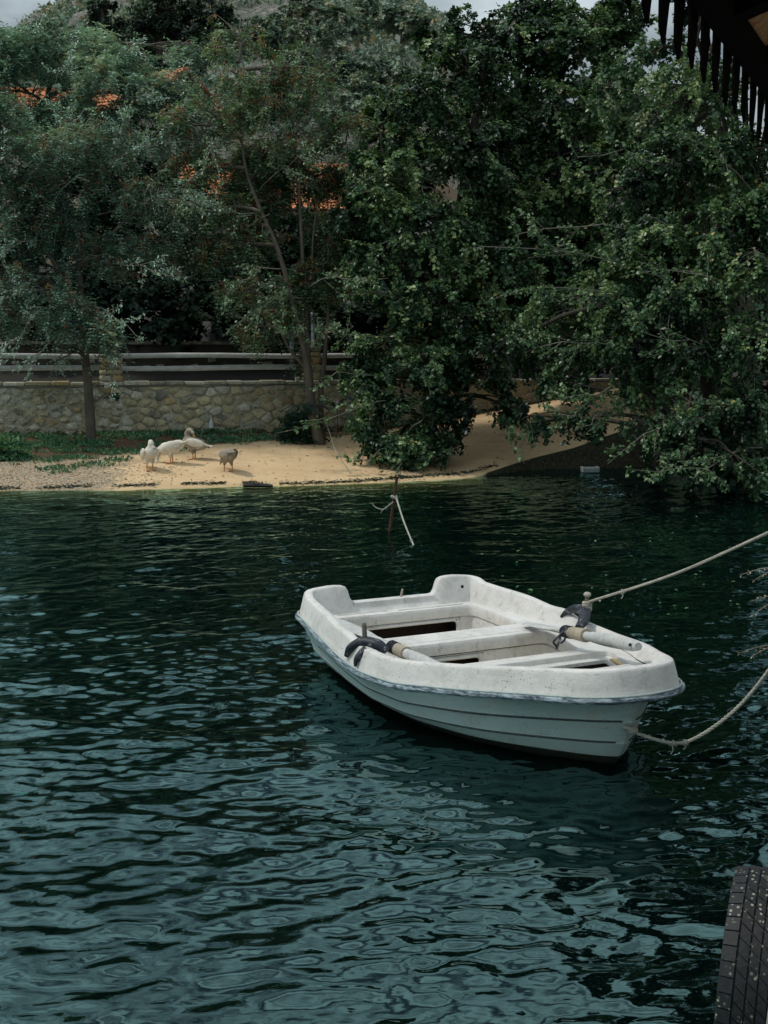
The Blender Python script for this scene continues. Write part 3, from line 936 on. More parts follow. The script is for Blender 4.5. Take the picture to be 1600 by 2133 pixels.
        side = unit(np.cross(tang, np.array([0, 0, 1.0])) + r.normal(0, .15, tang.shape))
        sgn = np.where(r.random((nt, k)) < .5, -1.0, 1.0)[..., None]
        if style == 'pinnate':
            # short leaf stalks (rachis) leave the twig, leaflets sit in two rows on them
            nr = k // 10
            base_t = r.uniform(.3, 1, (nt, nr)); fi = base_t * (m - 1); i0 = np.minimum(fi.astype(int), m - 2); fr = (fi - i0)[..., None]
            bp = path[row, i0] * (1 - fr) + path[row, i0 + 1] * fr
            tg = unit(path[row, i0 + 1] - path[row, i0])
            rd = unit(tg * 0.6 + r.normal(0, .75, tg.shape) + np.array([0, 0, -.12]))
            RL = r.uniform(.16, .30, (nt, nr, 1))
            q = (np.arange(10) // 2 + 1) / 5.0
            pos = bp[:, :, None, :] + rd[:, :, None, :] * (q[None, None, :, None] * RL[:, :, None, :]) + np.array([0, 0, -1.0]) * (q ** 2)[None, None, :, None] * .07
            sd = unit(np.cross(rd, np.array([0, 0, 1.0])))
            sg = np.where(np.arange(10) % 2 == 0, 1.0, -1.0)[None, None, :, None]
            dl = unit(rd[:, :, None, :] * .45 + sd[:, :, None, :] * sg + r.normal(0, .12, pos.shape) + np.array([0, 0, -.15]))
            nn = unit(np.array([0, 0, 1.0]) + r.normal(0, .35, pos.shape))
            clus = np.repeat(r.random((nt, nr, 1)), 10, axis=2)
            pos = pos.reshape(-1, 3); dl = dl.reshape(-1, 3); nn = nn.reshape(-1, 3)
            tint = clus.ravel() * .55 + r.random(len(pos)) * .4
        else:
            dl = unit(tang * .5 + side * sgn * .9 + r.normal(0, .35, tang.shape) + np.array([0, 0, -droop * .8]))
            nn = unit(np.array([0, 0, .9]) + unit(E - c)[:, None, :] * .5 + r.normal(0, .55, tang.shape))
            pos = pos + r.normal(0, .025, pos.shape)
            tint = (r.random((nt, 1)) * .5 + r.random((nt, k)) * .5).ravel()
            pos = pos.reshape(-1, 3); dl = dl.reshape(-1, 3); nn = nn.reshape(-1, 3)
        kk = len(tint) // nt
        tw = np.array([mnoise.noise(Vector(q) * .9 + Vector((7, seed, 0))) for q in E]) * .75 + r.normal(0, .20, nt)
        tint = np.clip(np.clip(tint * .55 + .18 + np.repeat(tw, kk), 0, .86 + .1 * r.random(len(tint)) ** 3) + (r.random(len(tint)) > .988) * .5, 0, 1)
        LP.append(pos); LD.append(dl); LN.append(nn); LT.append(tint)
        sz = r.uniform(.7, 1.25, len(pos))
        LL.append(leaf[0] * sz); LW.append(leaf[1] * sz)
        if pods:
            npd = int(nt * pods)
            if npd:
                ii = r.integers(0, nt, npd)
                cpos = path[ii, 3]
                pp = cpos[:, None, :] + r.normal(0, .06, (npd, 12, 3))
                PP.append(pp.reshape(-1, 3))
    if arch:
        ap, ar = [], []
        for (px0, py0, px1, py1, d0, d1) in arch:
            a_, b_ = np.array(at(px0, py0, d0 + .7)), np.array(at(px1, py1, d1))
            L_ = np.linalg.norm(b_ - a_)
            mid = (a_ + b_) / 2 + np.array([0, 0, .12 * L_]) + r.normal(0, .12, 3)
            t9 = np.linspace(0, 1, 7)[:, None]
            mainp = (1 - t9) ** 2 * a_ + 2 * (1 - t9) * t9 * mid + t9 ** 2 * b_ + r.normal(0, .035, (7, 3))
            ap.append(mainp); ar.append(np.linspace(.012, .005, 7))
            for k_ in range(9):
                st = mainp[r.integers(2, 7)]
                e_ = st + (b_ - a_) / L_ * r.uniform(.2, .6) + r.normal(0, .22, 3) * [1, .4, 1]
                md = (st + e_) / 2 + r.normal(0, .04, 3)
                sp = (1 - t9) ** 2 * st + 2 * (1 - t9) * t9 * md + t9 ** 2 * e_
                ap.append(sp); ar.append(np.linspace(.006, .003, 7))
                kl = 26
                tt_ = r.uniform(.25, 1, kl); i_ = np.minimum((tt_ * 6).astype(int), 5)
                LP.append(sp[i_] + r.normal(0, .03, (kl, 3))); LD.append(unit(r.normal(0, .6, (kl, 3)) + (b_ - a_) / L_ * .6 + [0, 0, -.3]))
                LN.append(unit(r.normal(0, .5, (kl, 3)) + [0, -.2, .9])); LT.append(np.clip(r.normal(.62, .16, kl), 0, .95))
                sz = r.uniform(.7, 1.2, kl); LL.append(leaf[0] * sz); LW.append(leaf[1] * sz)
        V, Fq = tubes_np(np.array(ap), np.array(ar), 5)
        link('arching_branch', npmesh('arching_branch', V, Fq, 4), M['twig'], root)['kind'] = 'stuff'
    V, Fq = tubes_np(np.array(br_paths), np.array(br_r), 5)
    link('branch', npmesh('branch', V, Fq, 4), M[bark], root)['kind'] = 'stuff'
    if tw_paths and sum(len(t_) for t_ in tw_paths):
        V, Fq = tubes_np(np.concatenate(tw_paths), np.concatenate(tw_r), 3)
        link('twig', npmesh('twig', V, Fq, 4), M['twig'], root)['kind'] = 'stuff'
    P = np.concatenate(LP)
    o = leaf_mesh('crown', P, np.concatenate(LD), np.concatenate(LN), np.concatenate(LL), np.concatenate(LW), np.concatenate(LT), M[leafmat], root, style == 'broad' and leaf[0] == 9)
    o['kind'] = 'stuff'
    if PP:
        pp = np.concatenate(PP); n = len(pp)
        d = unit(r.normal(0, .3, (n, 3)) + np.array([0, 0, -1.0]))
        o = leaf_mesh('seed_pods', pp, d, unit(r.normal(size=(n, 3))), r.uniform(.06, .11, n), r.uniform(.015, .03, n), r.random(n), M['leaf_pod'], root, False)
        o['kind'] = 'stuff'
    return root

def tr(pts): return [at(*p) for p in pts]

# leafy tree at the left, trunk in front of the wall
gb = at(187, 905, 23.2)
tree('locust_tree', 'feathery grey-green tree at the left whose trunk stands against the wall', 'tree', gb,
     [(tr([(190, 930, 23.2), (187, 860, 23.2), (182, 790, 23.25), (172, 680, 23.3), (165, 520, 23.5), (180, 380, 23.8), (200, 250, 24)]), [0.10, 0.085, 0.075, 0.05, 0.03]),
      (tr([(172, 680, 23.3), (120, 560, 23.2), (60, 470, 23.2), (10, 380, 23.4)]), [0.05, 0.04, 0.02]),
      (tr([(168, 560, 23.4), (250, 470, 23.4), (330, 400, 23.6)]), [0.045, 0.035, 0.015])],
     [(60, 340, 130, 80, 23.4, .9), (205, 300, 120, 90, 23.6, .9), (330, 420, 110, 70, 23.6, .9), (50, 470, 120, 60, 23, .8), (230, 520, 120, 55, 23.6, .8),
      (60, 590, 110, 50, 22.8, .7), (150, 660, 90, 55, 22.6, .6), (205, 690, 70, 40, 22.5, .5), (150, 735, 80, 30, 22.5, .4, .6), (20, 260, 90, 70, 23.8, .8),
      (380, 520, 90, 50, 23.9, .7), (20, 660, 70, 40, 22.8, .5), (110, 400, 110, 60, 23.1, .7)],
     'leaf_locust', 21, 'pinnate', (0.070, 0.030), 8.0, 30, twigfrac=.5, droop=.4, pods=.25,
     arch=[(120, 430, -20, 330, 22.8, 22.4), (150, 500, 10, 520, 22.6, 22.2), (180, 380, 330, 300, 23, 22.6), (200, 450, 400, 420, 23, 22.6), (170, 560, 320, 560, 22.8, 22.4), (140, 600, -10, 620, 22.4, 22), (170, 620, 290, 700, 22.4, 22),
           (180, 650, 60, 760, 22.3, 22), (190, 330, 120, 230, 23.2, 22.8), (250, 350, 260, 240, 23.2, 22.9), (120, 640, 20, 720, 22.3, 22), (190, 680, 240, 780, 22.3, 22.1)])
# taller feathery tree further back at the far left
tree('locust_tree', 'tall pale feathery tree filling the top left corner behind the wall', 'tree', at(60, 770, 28),
     [(tr([(60, 780, 28), (70, 600, 28), (80, 400, 28.3), (100, 200, 28.6), (120, 90, 28.8)]), [0.13, 0.10, 0.07, 0.03])],
     [(40, 130, 110, 70, 28, 1.1), (160, 110, 110, 80, 28.6, 1.1), (270, 190, 110, 80, 28.6, 1.1), (70, 245, 120, 60, 27.6, 1.0), (180, 230, 110, 60, 28, 1), (20, 190, 80, 80, 27.8, 1),
      (320, 270, 100, 60, 28.4, .9), (420, 120, 90, 40, 29, .7, .7), (20, 90, 70, 40, 28, .9), (250, 120, 90, 50, 28.8, .9), (385, 215, 70, 45, 28.6, .7), (440, 260, 60, 50, 28.6, .7, .8), (190, 170, 120, 60, 27.6, .9)],
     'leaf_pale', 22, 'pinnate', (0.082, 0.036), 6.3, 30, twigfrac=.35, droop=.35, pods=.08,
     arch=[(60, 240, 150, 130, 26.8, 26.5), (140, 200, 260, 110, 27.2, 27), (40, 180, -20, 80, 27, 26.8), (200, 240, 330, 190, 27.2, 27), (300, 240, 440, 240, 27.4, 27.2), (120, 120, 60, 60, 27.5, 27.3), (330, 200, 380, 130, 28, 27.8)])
# slender forked tree in the middle
tree('ash_tree', 'slender forked tree in the middle with bare leaning stems and brown seed pods', 'tree', at(652, 888, 23.4),
     [(tr([(668, 935, 23.4), (650, 855, 23.4), (640, 760, 23.4), (625, 690, 23.4), (603, 600, 23.4), (575, 510, 23.5), (540, 430, 23.6), (512, 350, 23.7), (500, 250, 23.8), (495, 130, 23.9)]), [0.115, 0.095, 0.075, 0.058, 0.05, 0.042, 0.036, 0.028, 0.02, 0.012]),
      (tr([(641, 745, 23.4), (638, 660, 23.55), (632, 560, 23.6), (626, 450, 23.7), (622, 340, 23.8)]), [0.055, 0.042, 0.038, 0.03, 0.016]),
      (tr([(672, 930, 23.6), (668, 820, 23.6), (676, 750, 23.6), (684, 650, 23.6), (684, 540, 23.7), (690, 420, 23.8)]), [0.06, 0.05, 0.042, 0.035, 0.024, 0.012]),
      (tr([(650, 590, 23.5), (652, 500, 23.5), (660, 430, 23.5)]), [0.02, 0.018, 0.012]),
      (tr([(640, 770, 23.4), (605, 730, 23.3), (585, 690, 23.2)]), [0.04, 0.025, 0.015])],
     [(640, 590, 95, 28, 23.75, .7, 1.1), (600, 650, 80, 35, 23.65, .6, .8), (700, 590, 90, 35, 23.65, .6, .9), (500, 610, 90, 45, 23.75, .6, .6), (450, 440, 110, 40, 23.95, .7, .9), (560, 420, 70, 40, 24.15, .6, .7),
      (690, 480, 80, 60, 24.15, .6, .8), (420, 260, 110, 70, 23.8, .8, .5), (600, 260, 110, 90, 23.8, .8, .5), (520, 180, 90, 70, 24, .8, .4), (640, 140, 90, 60, 24, .8, .35), (720, 300, 90, 80, 23.8, .7, .7),
      (650, 560, 60, 22, 23.55, .5, 1.0), (635, 740, 40, 22, 23.85, .35, 1.0), (540, 690, 70, 28, 23.65, .5, .6), (490, 80, 80, 60, 24.2, .7, .3), (560, 385, 120, 45, 24.6, .5, 1.8), (560, 330, 100, 50, 24.35, .6, 1.5), (430, 360, 90, 50, 24.2, .6, 1.5), (660, 370, 80, 50, 24.35, .6, 1.5), (540, 480, 80, 40, 23.95, .6, .9), (440, 520, 90, 40, 24.15, .6, .9)],
     'leaf_sparse', 23, 'pinnate', (0.070, 0.036), 7.5, 30, twigfrac=.9, droop=.3, pods=.7, fill=.5,
     arch=[(640, 600, 760, 590, 22.6, 22.3), (630, 620, 540, 640, 22.6, 22.4), (600, 560, 470, 620, 22.8, 22.5), (560, 450, 420, 440, 22.9, 22.6), (530, 400, 640, 330, 23.2, 23), (505, 300, 400, 210, 23.4, 23.2), (500, 220, 600, 130, 23.6, 23.3),
           (690, 480, 760, 400, 23.2, 23), (625, 400, 560, 300, 23.3, 23.1), (645, 720, 590, 690, 22.9, 22.6), (640, 740, 700, 690, 22.9, 22.6), (500, 250, 430, 330, 23.2, 22.9)])
# evergreen mass right of centre: several large overhanging broad-leaved trees
tree('elm_tree', 'dark broad-leaved tree whose branches hang over the sand to the water', 'tree', at(905, 875, 23.9),
     [(tr([(905, 880, 23.9), (915, 780, 23.8), (930, 620, 23.8), (960, 430, 24), (990, 250, 24.3), (1010, 130, 24.4)]), [0.17, 0.14, 0.11, 0.08, 0.04]),
      (tr([(918, 760, 23.8), (870, 640, 23.3), (830, 500, 23.1), (810, 380, 23.3)]), [0.08, 0.06, 0.04, 0.02])],
     [(800, 380, 90, 110, 23.2, .9), (880, 250, 110, 90, 24, 1.0), (970, 150, 120, 80, 24.3, 1.0), (900, 470, 120, 90, 23, .9), (780, 560, 75, 90, 22.8, .7), (860, 640, 110, 80, 22.6, .8),
      (800, 720, 75, 60, 22.4, .6), (890, 770, 110, 65, 22.2, .7, 1.1), (830, 850, 100, 50, 21.9, .5, 1.0), (850, 915, 105, 40, 21.6, .45, .9), (760, 890, 45, 35, 21.7, .3, 1.0), (880, 950, 60, 24, 21.4, .3, .8), (1000, 560, 110, 100, 23, .9),
      (1000, 330, 120, 100, 23.6, 1.0), (960, 700, 100, 80, 22.4, .8), (1010, 790, 90, 45, 22.3, .6), (800, 250, 60, 60, 24, .7), (740, 460, 70, 70, 23, .7), (760, 800, 60, 60, 22.3, .5), (930, 860, 80, 45, 22, .5), (810, 925, 70, 32, 21.6, .4, .8), (900, 890, 75, 45, 21.7, .45, .9), (1060, 850, 60, 30, 22, .4, .7), (1060, 680, 100, 70, 22.6, .7)],
     'leaf_elm', 31, 'broad', (0.080, 0.062), 10, 20, bark='bark_dark', twigfrac=.3, droop=.35,
     arch=[(930, 560, 790, 500, 22.6, 22.2), (960, 720, 720, 700, 22.2, 21.8), (940, 830, 705, 860, 21.8, 21.3), (960, 880, 760, 960, 21.6, 21.1), (930, 420, 760, 380, 23, 22.4), (950, 300, 800, 220, 23.8, 23.2), (900, 660, 770, 610, 22, 21.6), (930, 930, 830, 985, 21.4, 21.0), (1010, 860, 1060, 905, 22, 21.6), (900, 800, 700, 780, 22, 21.6)])
tree('elm_tree', 'tall dark-leaved tree at top centre right against the sky', 'tree', at(1180, 800, 26),
     [(tr([(1180, 815, 26), (1180, 650, 26), (1165, 450, 26), (1150, 250, 26), (1140, 100, 26)]), [0.2, 0.16, 0.12, 0.08, 0.04])],
     [(1100, 100, 110, 80, 25.6, 1.1), (1010, 70, 90, 60, 25.8, 1.0), (1220, 90, 110, 80, 25.6, 1.1), (1120, 240, 120, 90, 25, 1.1), (1240, 230, 120, 90, 25, 1.1), (1080, 420, 130, 100, 24.4, 1.1), (1220, 400, 130, 110, 24.4, 1.1),
      (1120, 560, 120, 90, 23.8, 1), (1250, 560, 120, 80, 24, 1), (1130, 20, 100, 40, 25.8, .8, .7), (1290, 30, 80, 50, 25.6, .8, .7), (920, 90, 60, 50, 25.8, .7, .8), (1350, 300, 100, 120, 25, 1), (980, 640, 120, 110, 24.2, 1), (1120, 690, 130, 80, 24.8, 1), (1250, 690, 110, 70, 24.4, 1), (1040, 500, 120, 90, 24.2, 1), (1050, 310, 110, 90, 25.4, 1)],
     'leaf_elm', 32, 'broad', (0.095, 0.072), 7.5, 20, bark='bark_dark', twigfrac=.3, droop=.25)
tree('elm_tree', 'leafy tree leaning over the dark water under the roof eaves', 'tree', at(1500, 935, 19.6),
     [(tr([(1500, 950, 19.6), (1480, 820, 19.7), (1450, 650, 19.9), (1420, 480, 20), (1400, 300, 20.3)]), [0.16, 0.13, 0.1, 0.07, 0.03]),
      (tr([(1470, 760, 19.8), (1400, 700, 19.2), (1310, 660, 18.9), (1240, 640, 19)]), [0.07, 0.05, 0.03, 0.015]),
      (tr([(1485, 860, 19.7), (1430, 880, 18.9), (1380, 930, 18.3)]), [0.05, 0.03, 0.012])],
     [(1440, 200, 110, 80, 20.4, 1.0), (1540, 330, 90, 90, 19.6, 1.0), (1400, 350, 110, 90, 20, 1.0), (1480, 480, 120, 80, 19.2, 1.0), (1340, 500, 110, 70, 19.4, .9), (1560, 560, 80, 80, 18.8, .9), (1420, 620, 120, 70, 18.9, .9),
      (1300, 640, 90, 50, 19, .7), (1250, 590, 90, 50, 19.6, .7), (1540, 720, 90, 80, 18.6, .9), (1420, 740, 100, 60, 18.8, .8), (1290, 740, 80, 45, 19, .6), (1180, 810, 70, 45, 19.8, .5, .8), (1230, 870, 75, 38, 19.4, .45, .8), (1120, 880, 45, 35, 19.8, .35, .7),
      (1540, 860, 90, 70, 18.4, .8), (1430, 880, 80, 50, 18.4, .6), (1490, 960, 90, 40, 18, .6), (1380, 960, 55, 32, 18, .4, .8), (1570, 980, 60, 40, 17.6, .5), (1340, 810, 60, 40, 19, .5, .8), (1160, 650, 100, 60, 20.4, .8), (1080, 730, 90, 50, 20.6, .6), (1190, 730, 90, 50, 20.2, .6), (1320, 400, 110, 80, 20.2, 1), (1580, 440, 70, 80, 19, .8), (1330, 880, 50, 35, 18.6, .4, .7), (1690, 120, 130, 120, 19.5, 1.2, .8), (1760, 380, 130, 140, 19, 1.2, .8), (1720, 700, 120, 150, 18.5, 1.2, .8), (1500, -90, 120, 90, 20.8, 1.1, .8), (1640, -190, 150, 120, 20.5, 1.3, .8), (1740, -60, 120, 110, 20, 1.2, .8)],
     'leaf_elm', 33, 'broad', (0.068, 0.054), 9.5, 22, bark='bark_dark', twigfrac=.4, droop=.4,
     arch=[(1420, 520, 1080, 480, 18.9, 18.5), (1400, 600, 1010, 520, 18.8, 18.4), (1380, 660, 1100, 600, 18.6, 18.3), (1450, 400, 1200, 330, 19.4, 19), (1590, 420, 1440, 290, 18.8, 18.6), (1360, 740, 1130, 720, 18.5, 18.4), (1330, 800, 1160, 850, 18.6, 18.4),
           (1350, 830, 1200, 890, 18.5, 18.2), (1460, 880, 1310, 930, 18.2, 18), (1480, 920, 1370, 985, 17.8, 17.6), (1560, 640, 1390, 560, 18.3, 18), (1520, 760, 1350, 700, 18.2, 17.9), (1590, 860, 1420, 850, 17.8, 17.6), (1500, 280, 1320, 200, 20, 19.6), (1590, 930, 1480, 975, 17.6, 17.4)])
# two thinner trees whose tips stand against the sky at top right
tree('young_elm_tree', 'thin yellowish-leaved tree crown under the pointed roof boards', 'tree', at(1560, 800, 23),
     [(tr([(1560, 850, 23), (1540, 600, 23), (1500, 350, 23), (1430, 120, 23)]), [0.1, 0.08, 0.05, 0.02])],
     [(1330, 130, 80, 90, 23, .8, .55), (1420, 90, 70, 70, 22.8, .7, .35), (1500, 230, 90, 90, 22.6, .8, .7), (1380, 230, 90, 60, 22.8, .8, .8), (1290, 190, 70, 70, 23.2, .7, .8)],
     'leaf_sparse', 34, 'broad', (0.085, 0.06), 7, 18, twigfrac=.7, droop=.2)
# dark undergrowth and trees across the lane
dark = [('unseen_dark_tree', 'unseen dark tree added above the hut roof eaves to darken the water', 1560, [(1420, -110, 100, 90, 21.5, 1.2), (1540, -160, 120, 110, 21, 1.3), (1660, -120, 130, 130, 20.5, 1.3), (1480, -270, 110, 90, 21.5, 1.2), (1600, -320, 140, 110, 21, 1.3), (1740, -300, 130, 120, 20.5, 1.3), (1700, 60, 110, 120, 20.5, 1.2), (1380, -210, 80, 80, 22, 1.1), (1560, -440, 130, 90, 21, 1.2), (1760, -480, 130, 100, 20, 1.2)]),  # first tree is out of view, added so the water at right reflects dark
        ('laurel_tree', 'dark evergreen tree behind the railing at the far left', 60, [(30, 560, 130, 120, 28.5, 1.2), (120, 430, 150, 120, 29, 1.3), (60, 660, 120, 60, 28.2, 1)]),
        ('laurel_tree', 'dark evergreen tree behind the broken stone post', 260, [(260, 580, 130, 110, 28.8, 1.2), (330, 440, 150, 110, 29.4, 1.3), (210, 660, 100, 55, 28.4, .9), (330, 660, 110, 55, 28.6, .9), (250, 330, 130, 100, 29.8, 1.2)]),
        ('laurel_tree', 'dark evergreen tree behind the slender forked tree', 480, [(470, 590, 120, 90, 29, 1.1), (560, 520, 120, 90, 29.6, 1.1), (450, 670, 110, 45, 28.8, .9), (600, 640, 110, 60, 29, 1), (680, 520, 110, 100, 29.4, 1.1)]),
        ('laurel_tree', 'dark evergreen tree between the forked tree and the overhanging elm', 790, [(760, 560, 110, 130, 28.6, 1.2), (880, 560, 130, 130, 28.6, 1.2), (740, 670, 100, 60, 28, 1), (900, 700, 130, 70, 28, 1), (820, 400, 110, 110, 29, 1.2)]),
        ('laurel_tree', 'dark evergreen tree above the top of the concrete ramp', 1150, [(1040, 600, 140, 150, 28.6, 1.3), (1180, 600, 150, 150, 28.6, 1.3), (1050, 720, 120, 60, 28.3, 1), (1200, 730, 120, 50, 28.3, .9), (1120, 380, 150, 130, 29, 1.3), (1050, 260, 130, 110, 29, 1.2), (1250, 220, 120, 100, 29, 1.2)]),
        ('laurel_tree', 'dark evergreen tree behind the leaning elm at the right edge', 1450, [(1350, 620, 150, 140, 26.5, 1.3), (1500, 600, 150, 150, 25.5, 1.3), (1400, 760, 120, 80, 26, 1), (1560, 780, 120, 110, 22.5, 1), (1450, 900, 130, 60, 21.4, .8), (1560, 950, 80, 50, 20, .7), (1480, 400, 150, 130, 26, 1.3)])]
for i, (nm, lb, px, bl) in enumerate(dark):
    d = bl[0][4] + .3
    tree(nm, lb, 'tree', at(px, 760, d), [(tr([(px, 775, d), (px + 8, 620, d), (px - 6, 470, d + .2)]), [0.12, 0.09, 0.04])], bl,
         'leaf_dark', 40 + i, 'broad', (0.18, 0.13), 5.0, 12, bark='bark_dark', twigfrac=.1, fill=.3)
# trees on the slope behind
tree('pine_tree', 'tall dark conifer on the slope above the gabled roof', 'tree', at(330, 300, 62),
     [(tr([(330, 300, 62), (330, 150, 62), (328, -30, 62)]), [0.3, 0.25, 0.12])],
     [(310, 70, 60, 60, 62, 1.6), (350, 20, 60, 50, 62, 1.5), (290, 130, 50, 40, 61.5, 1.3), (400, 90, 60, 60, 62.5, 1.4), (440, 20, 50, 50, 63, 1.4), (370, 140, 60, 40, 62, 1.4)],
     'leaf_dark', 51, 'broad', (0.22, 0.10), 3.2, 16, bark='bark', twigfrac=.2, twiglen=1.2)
tree('pine_tree', 'small round dark conifer standing on the skyline at top left', 'tree', at(212, 90, 75),
     [(tr([(212, 110, 75), (212, 60, 75), (212, 20, 75)]), [0.2, 0.16, 0.1])],
     [(205, 22, 26, 24, 75, .8), (222, 10, 20, 18, 75, .7), (235, 60, 40, 26, 74, .9)],
     'leaf_dark', 52, 'broad', (0.22, 0.12), 4, 16, bark='bark_dark', twigfrac=.1, twiglen=1.0)
tree('scrub_oak', 'grey-green bush tree on the hillside right of the conifer', 'tree', at(600, 230, 70),
     [(tr([(600, 240, 70), (600, 150, 70)]), [0.2, 0.1])],
     [(560, 70, 60, 40, 70, 1.6), (640, 90, 60, 45, 69, 1.6), (600, 150, 60, 40, 68, 1.5), (720, 60, 60, 40, 72, 1.6)],
     'leaf_scrub', 53, 'broad', (0.20, 0.12), 2.6, 16, twigfrac=.5, twiglen=1.2)
tree('scrub_oak', 'dark rounded bush tree on the ridge where the hill meets the sky', 'tree', at(840, 80, 110),
     [(tr([(840, 90, 110), (840, 50, 110)]), [0.3, 0.15])],
     [(820, 40, 45, 24, 110, 2.4), (870, 60, 40, 30, 108, 2.2), (770, 25, 40, 22, 112, 2.2)],
     'leaf_scrub', 54, 'broad', (0.34, 0.2), 1.6, 16, twigfrac=.1, twiglen=1.6)

for i, (px, py, d) in enumerate(((520, 190, 58), (690, 200, 62), (600, 60, 92), (700, 120, 85), (760, 190, 66), (480, 60, 80), (820, 150, 70), (660, 20, 120), (250, 60, 90), (120, 70, 85))):
    tree('scrub_oak', ['olive bush tree on the slope right of the gabled house', 'grey bush tree on the slope above the long orange roof', 'pale bush tree high on the hillside left of the big elm', 'dull green bush tree midway up the hillside',
         'bushy tree on the slope close to the left edge of the elm crown', 'round bush tree on the hill beside the conifer', 'low bush tree behind the upper left edge of the elm', 'far bush tree just under the skyline', 'bush tree on the hill behind the tall conifer', 'bush tree on the far slope at top left'][i], 'tree', at(px, py + 45, d),
         [(tr([(px, py + 50, d), (px + 3, py, d)]), [0.14, 0.06])],
         [(px - 25, py, 55, 34, d, 1.5, 1), (px + 40, py + 20, 50, 32, d - .5, 1.4, 1), (px + 5, py + 45, 60, 26, d - 1, 1.4, 1)],
         'leaf_scrub', 60 + i, 'broad', (0.26 * d / 75, 0.16 * d / 75), 2.4 * (75 / d) ** 1.3, 12, twigfrac=.15, twiglen=1.2)
def hill_scrub():
    r = np.random.default_rng(77)
    P = []; T = []
    n = 6500
    X = r.uniform(-75, 30, n); Y = r.uniform(60, 205, n)
    Z = terrain(X, Y)
    for x, y, z in zip(X, Y, Z):
        if mnoise.noise(Vector((x * .06, y * .05, 3))) < -0.18: continue
        k = 20; s = r.uniform(.5, 1.5)
        v = unit(r.normal(size=(k, 3))) * s; v[:, 2] = np.abs(v[:, 2]) * 1.0
        P.append(np.array([x, y, z + .2]) + v)
        T.append(np.full(k, np.clip(r.normal(.45, .25), 0, 1)))
    P = np.concatenate(P); T = np.clip(np.concatenate(T) + r.normal(0, .08, len(P)), 0, 1)
    n = len(P)
    o = leaf_mesh('hillside_scrub', P, unit(r.normal(size=(n, 3))), unit(r.normal(size=(n, 3)) + [0, -.3, .8]), r.uniform(.35, .75, n), r.uniform(.25, .5, n), T, M['leaf_scrub'], None, False)
    tag(o, 'grey-green scrub and dry brush covering the rocky hillside', 'scrub', None, 'stuff')
hill_scrub()

# ------------------------------------------------------------------ ground plants
def ground_cover():
    r = np.random.default_rng(5)
    n = 60000
    X = r.uniform(-9, 2.2, n); Y = r.uniform(19.3, 25.6, n)
    ysv = np.interp(X, *zip(*YS)); yw = wall_y(X); t = (Y - ysv) / (yw - ysv)
    lim = np.interp(X, [-9, -6.5, -5.4, -4.6, -3.6, -2, -0.8, 0.6, 2.2], [0.5, .42, .22, .40, .62, .74, .84, .92, .97])
    nz = np.array([mnoise.noise(Vector((x * 1.6, y * 2.6, 0))) for x, y in zip(X, Y)])
    keep = (t < 0.985) & (t + nz * 0.22 > lim) & (nz > -0.05) & (r.random(n) < np.clip((t - lim) * 2 + .25, .12, .6))
    X, Y, t = X[keep], Y[keep], t[keep]
    Z = terrain(X, Y)
    P = np.stack([X, Y, Z + r.uniform(0, .02, len(X))], 1)
    k = 3
    P = np.repeat(P, k, 0) + r.normal(0, .02, (len(P) * k, 3)) * [1, 1, .2]
    hgt = np.repeat(np.clip((t - .5) * .12, .0, .07), k)
    P[:, 2] += hgt * r.random(len(P))
    n = len(P)
    D = unit(r.normal(0, .8, (n, 3)) + np.array([0, 0, .8]))
    o = leaf_mesh('ground_cover', P, D, unit(r.normal(size=(n, 3)) + [0, 0, .6]), r.uniform(.035, .085, n), r.uniform(.015, .04, n), r.random(n) ** 1.4, M['leaf_grass'], None, False)
    tag(o, 'low green weeds and grass growing along the foot of the wall', 'grass', None, 'stuff')
ground_cover()

def bush(name, label, c, rad, n, mat, seed, leaf=(.08, .05), cat='bush'):
    r = np.random.default_rng(seed)
    root = empty(name, (c[0], c[1], tz(c[0], c[1])), label, cat)
    v = unit(r.normal(size=(n, 3))); v[:, 2] = np.abs(v[:, 2])
    rr = r.uniform(.4, 1, n) ** .6
    mod = np.array([1 + .5 * mnoise.noise(Vector(q) * 2.2 + Vector((seed, 0, 0))) for q in v])
    P = np.array([c[0], c[1], tz(c[0], c[1])]) + v * np.array(rad) * (rr * mod)[:, None]
    D = unit(v + r.normal(0, .6, (n, 3)))
    o = leaf_mesh('foliage', P, D, unit(r.normal(size=(n, 3)) + [0, 0, .8]), leaf[0] * r.uniform(.6, 1.3, n), leaf[1] * r.uniform(.6, 1.3, n), r.random(n), M[mat], root, True)
    o['kind'] = 'stuff'
    mb = MB()
    for k in range(9):
        a = r.uniform(0, 6.28); q = Vector((math.cos(a) * rad[0] * .6, math.sin(a) * rad[1] * .6, rad[2] * r.uniform(.5, .9)))
        b0 = Vector((c[0], c[1], tz(c[0], c[1]) - .02))
        mb.tube(catmull([b0, b0 + q * .5 + Vector((0, 0, .08)), b0 + q], 4), [.012] * 4 + [.008] * 4 + [.005], 4)
    mb.build('stem', M['bark_dark'], root)
    return root
p = at(12, 945, 21.4); bush('shrub', 'low green shrub at the left edge of the beach', (p.x - .1, p.y, 0), (.42, .3, .34), 1500, 'leaf_grass', 3)
p = at(630, 890, 23.4)
bush('shrub', 'dark green shrub beside the foot of the forked tree', (p.x - .05, p.y + .15, 0), (.42, .3, .62), 1500, 'leaf_fern', 4)
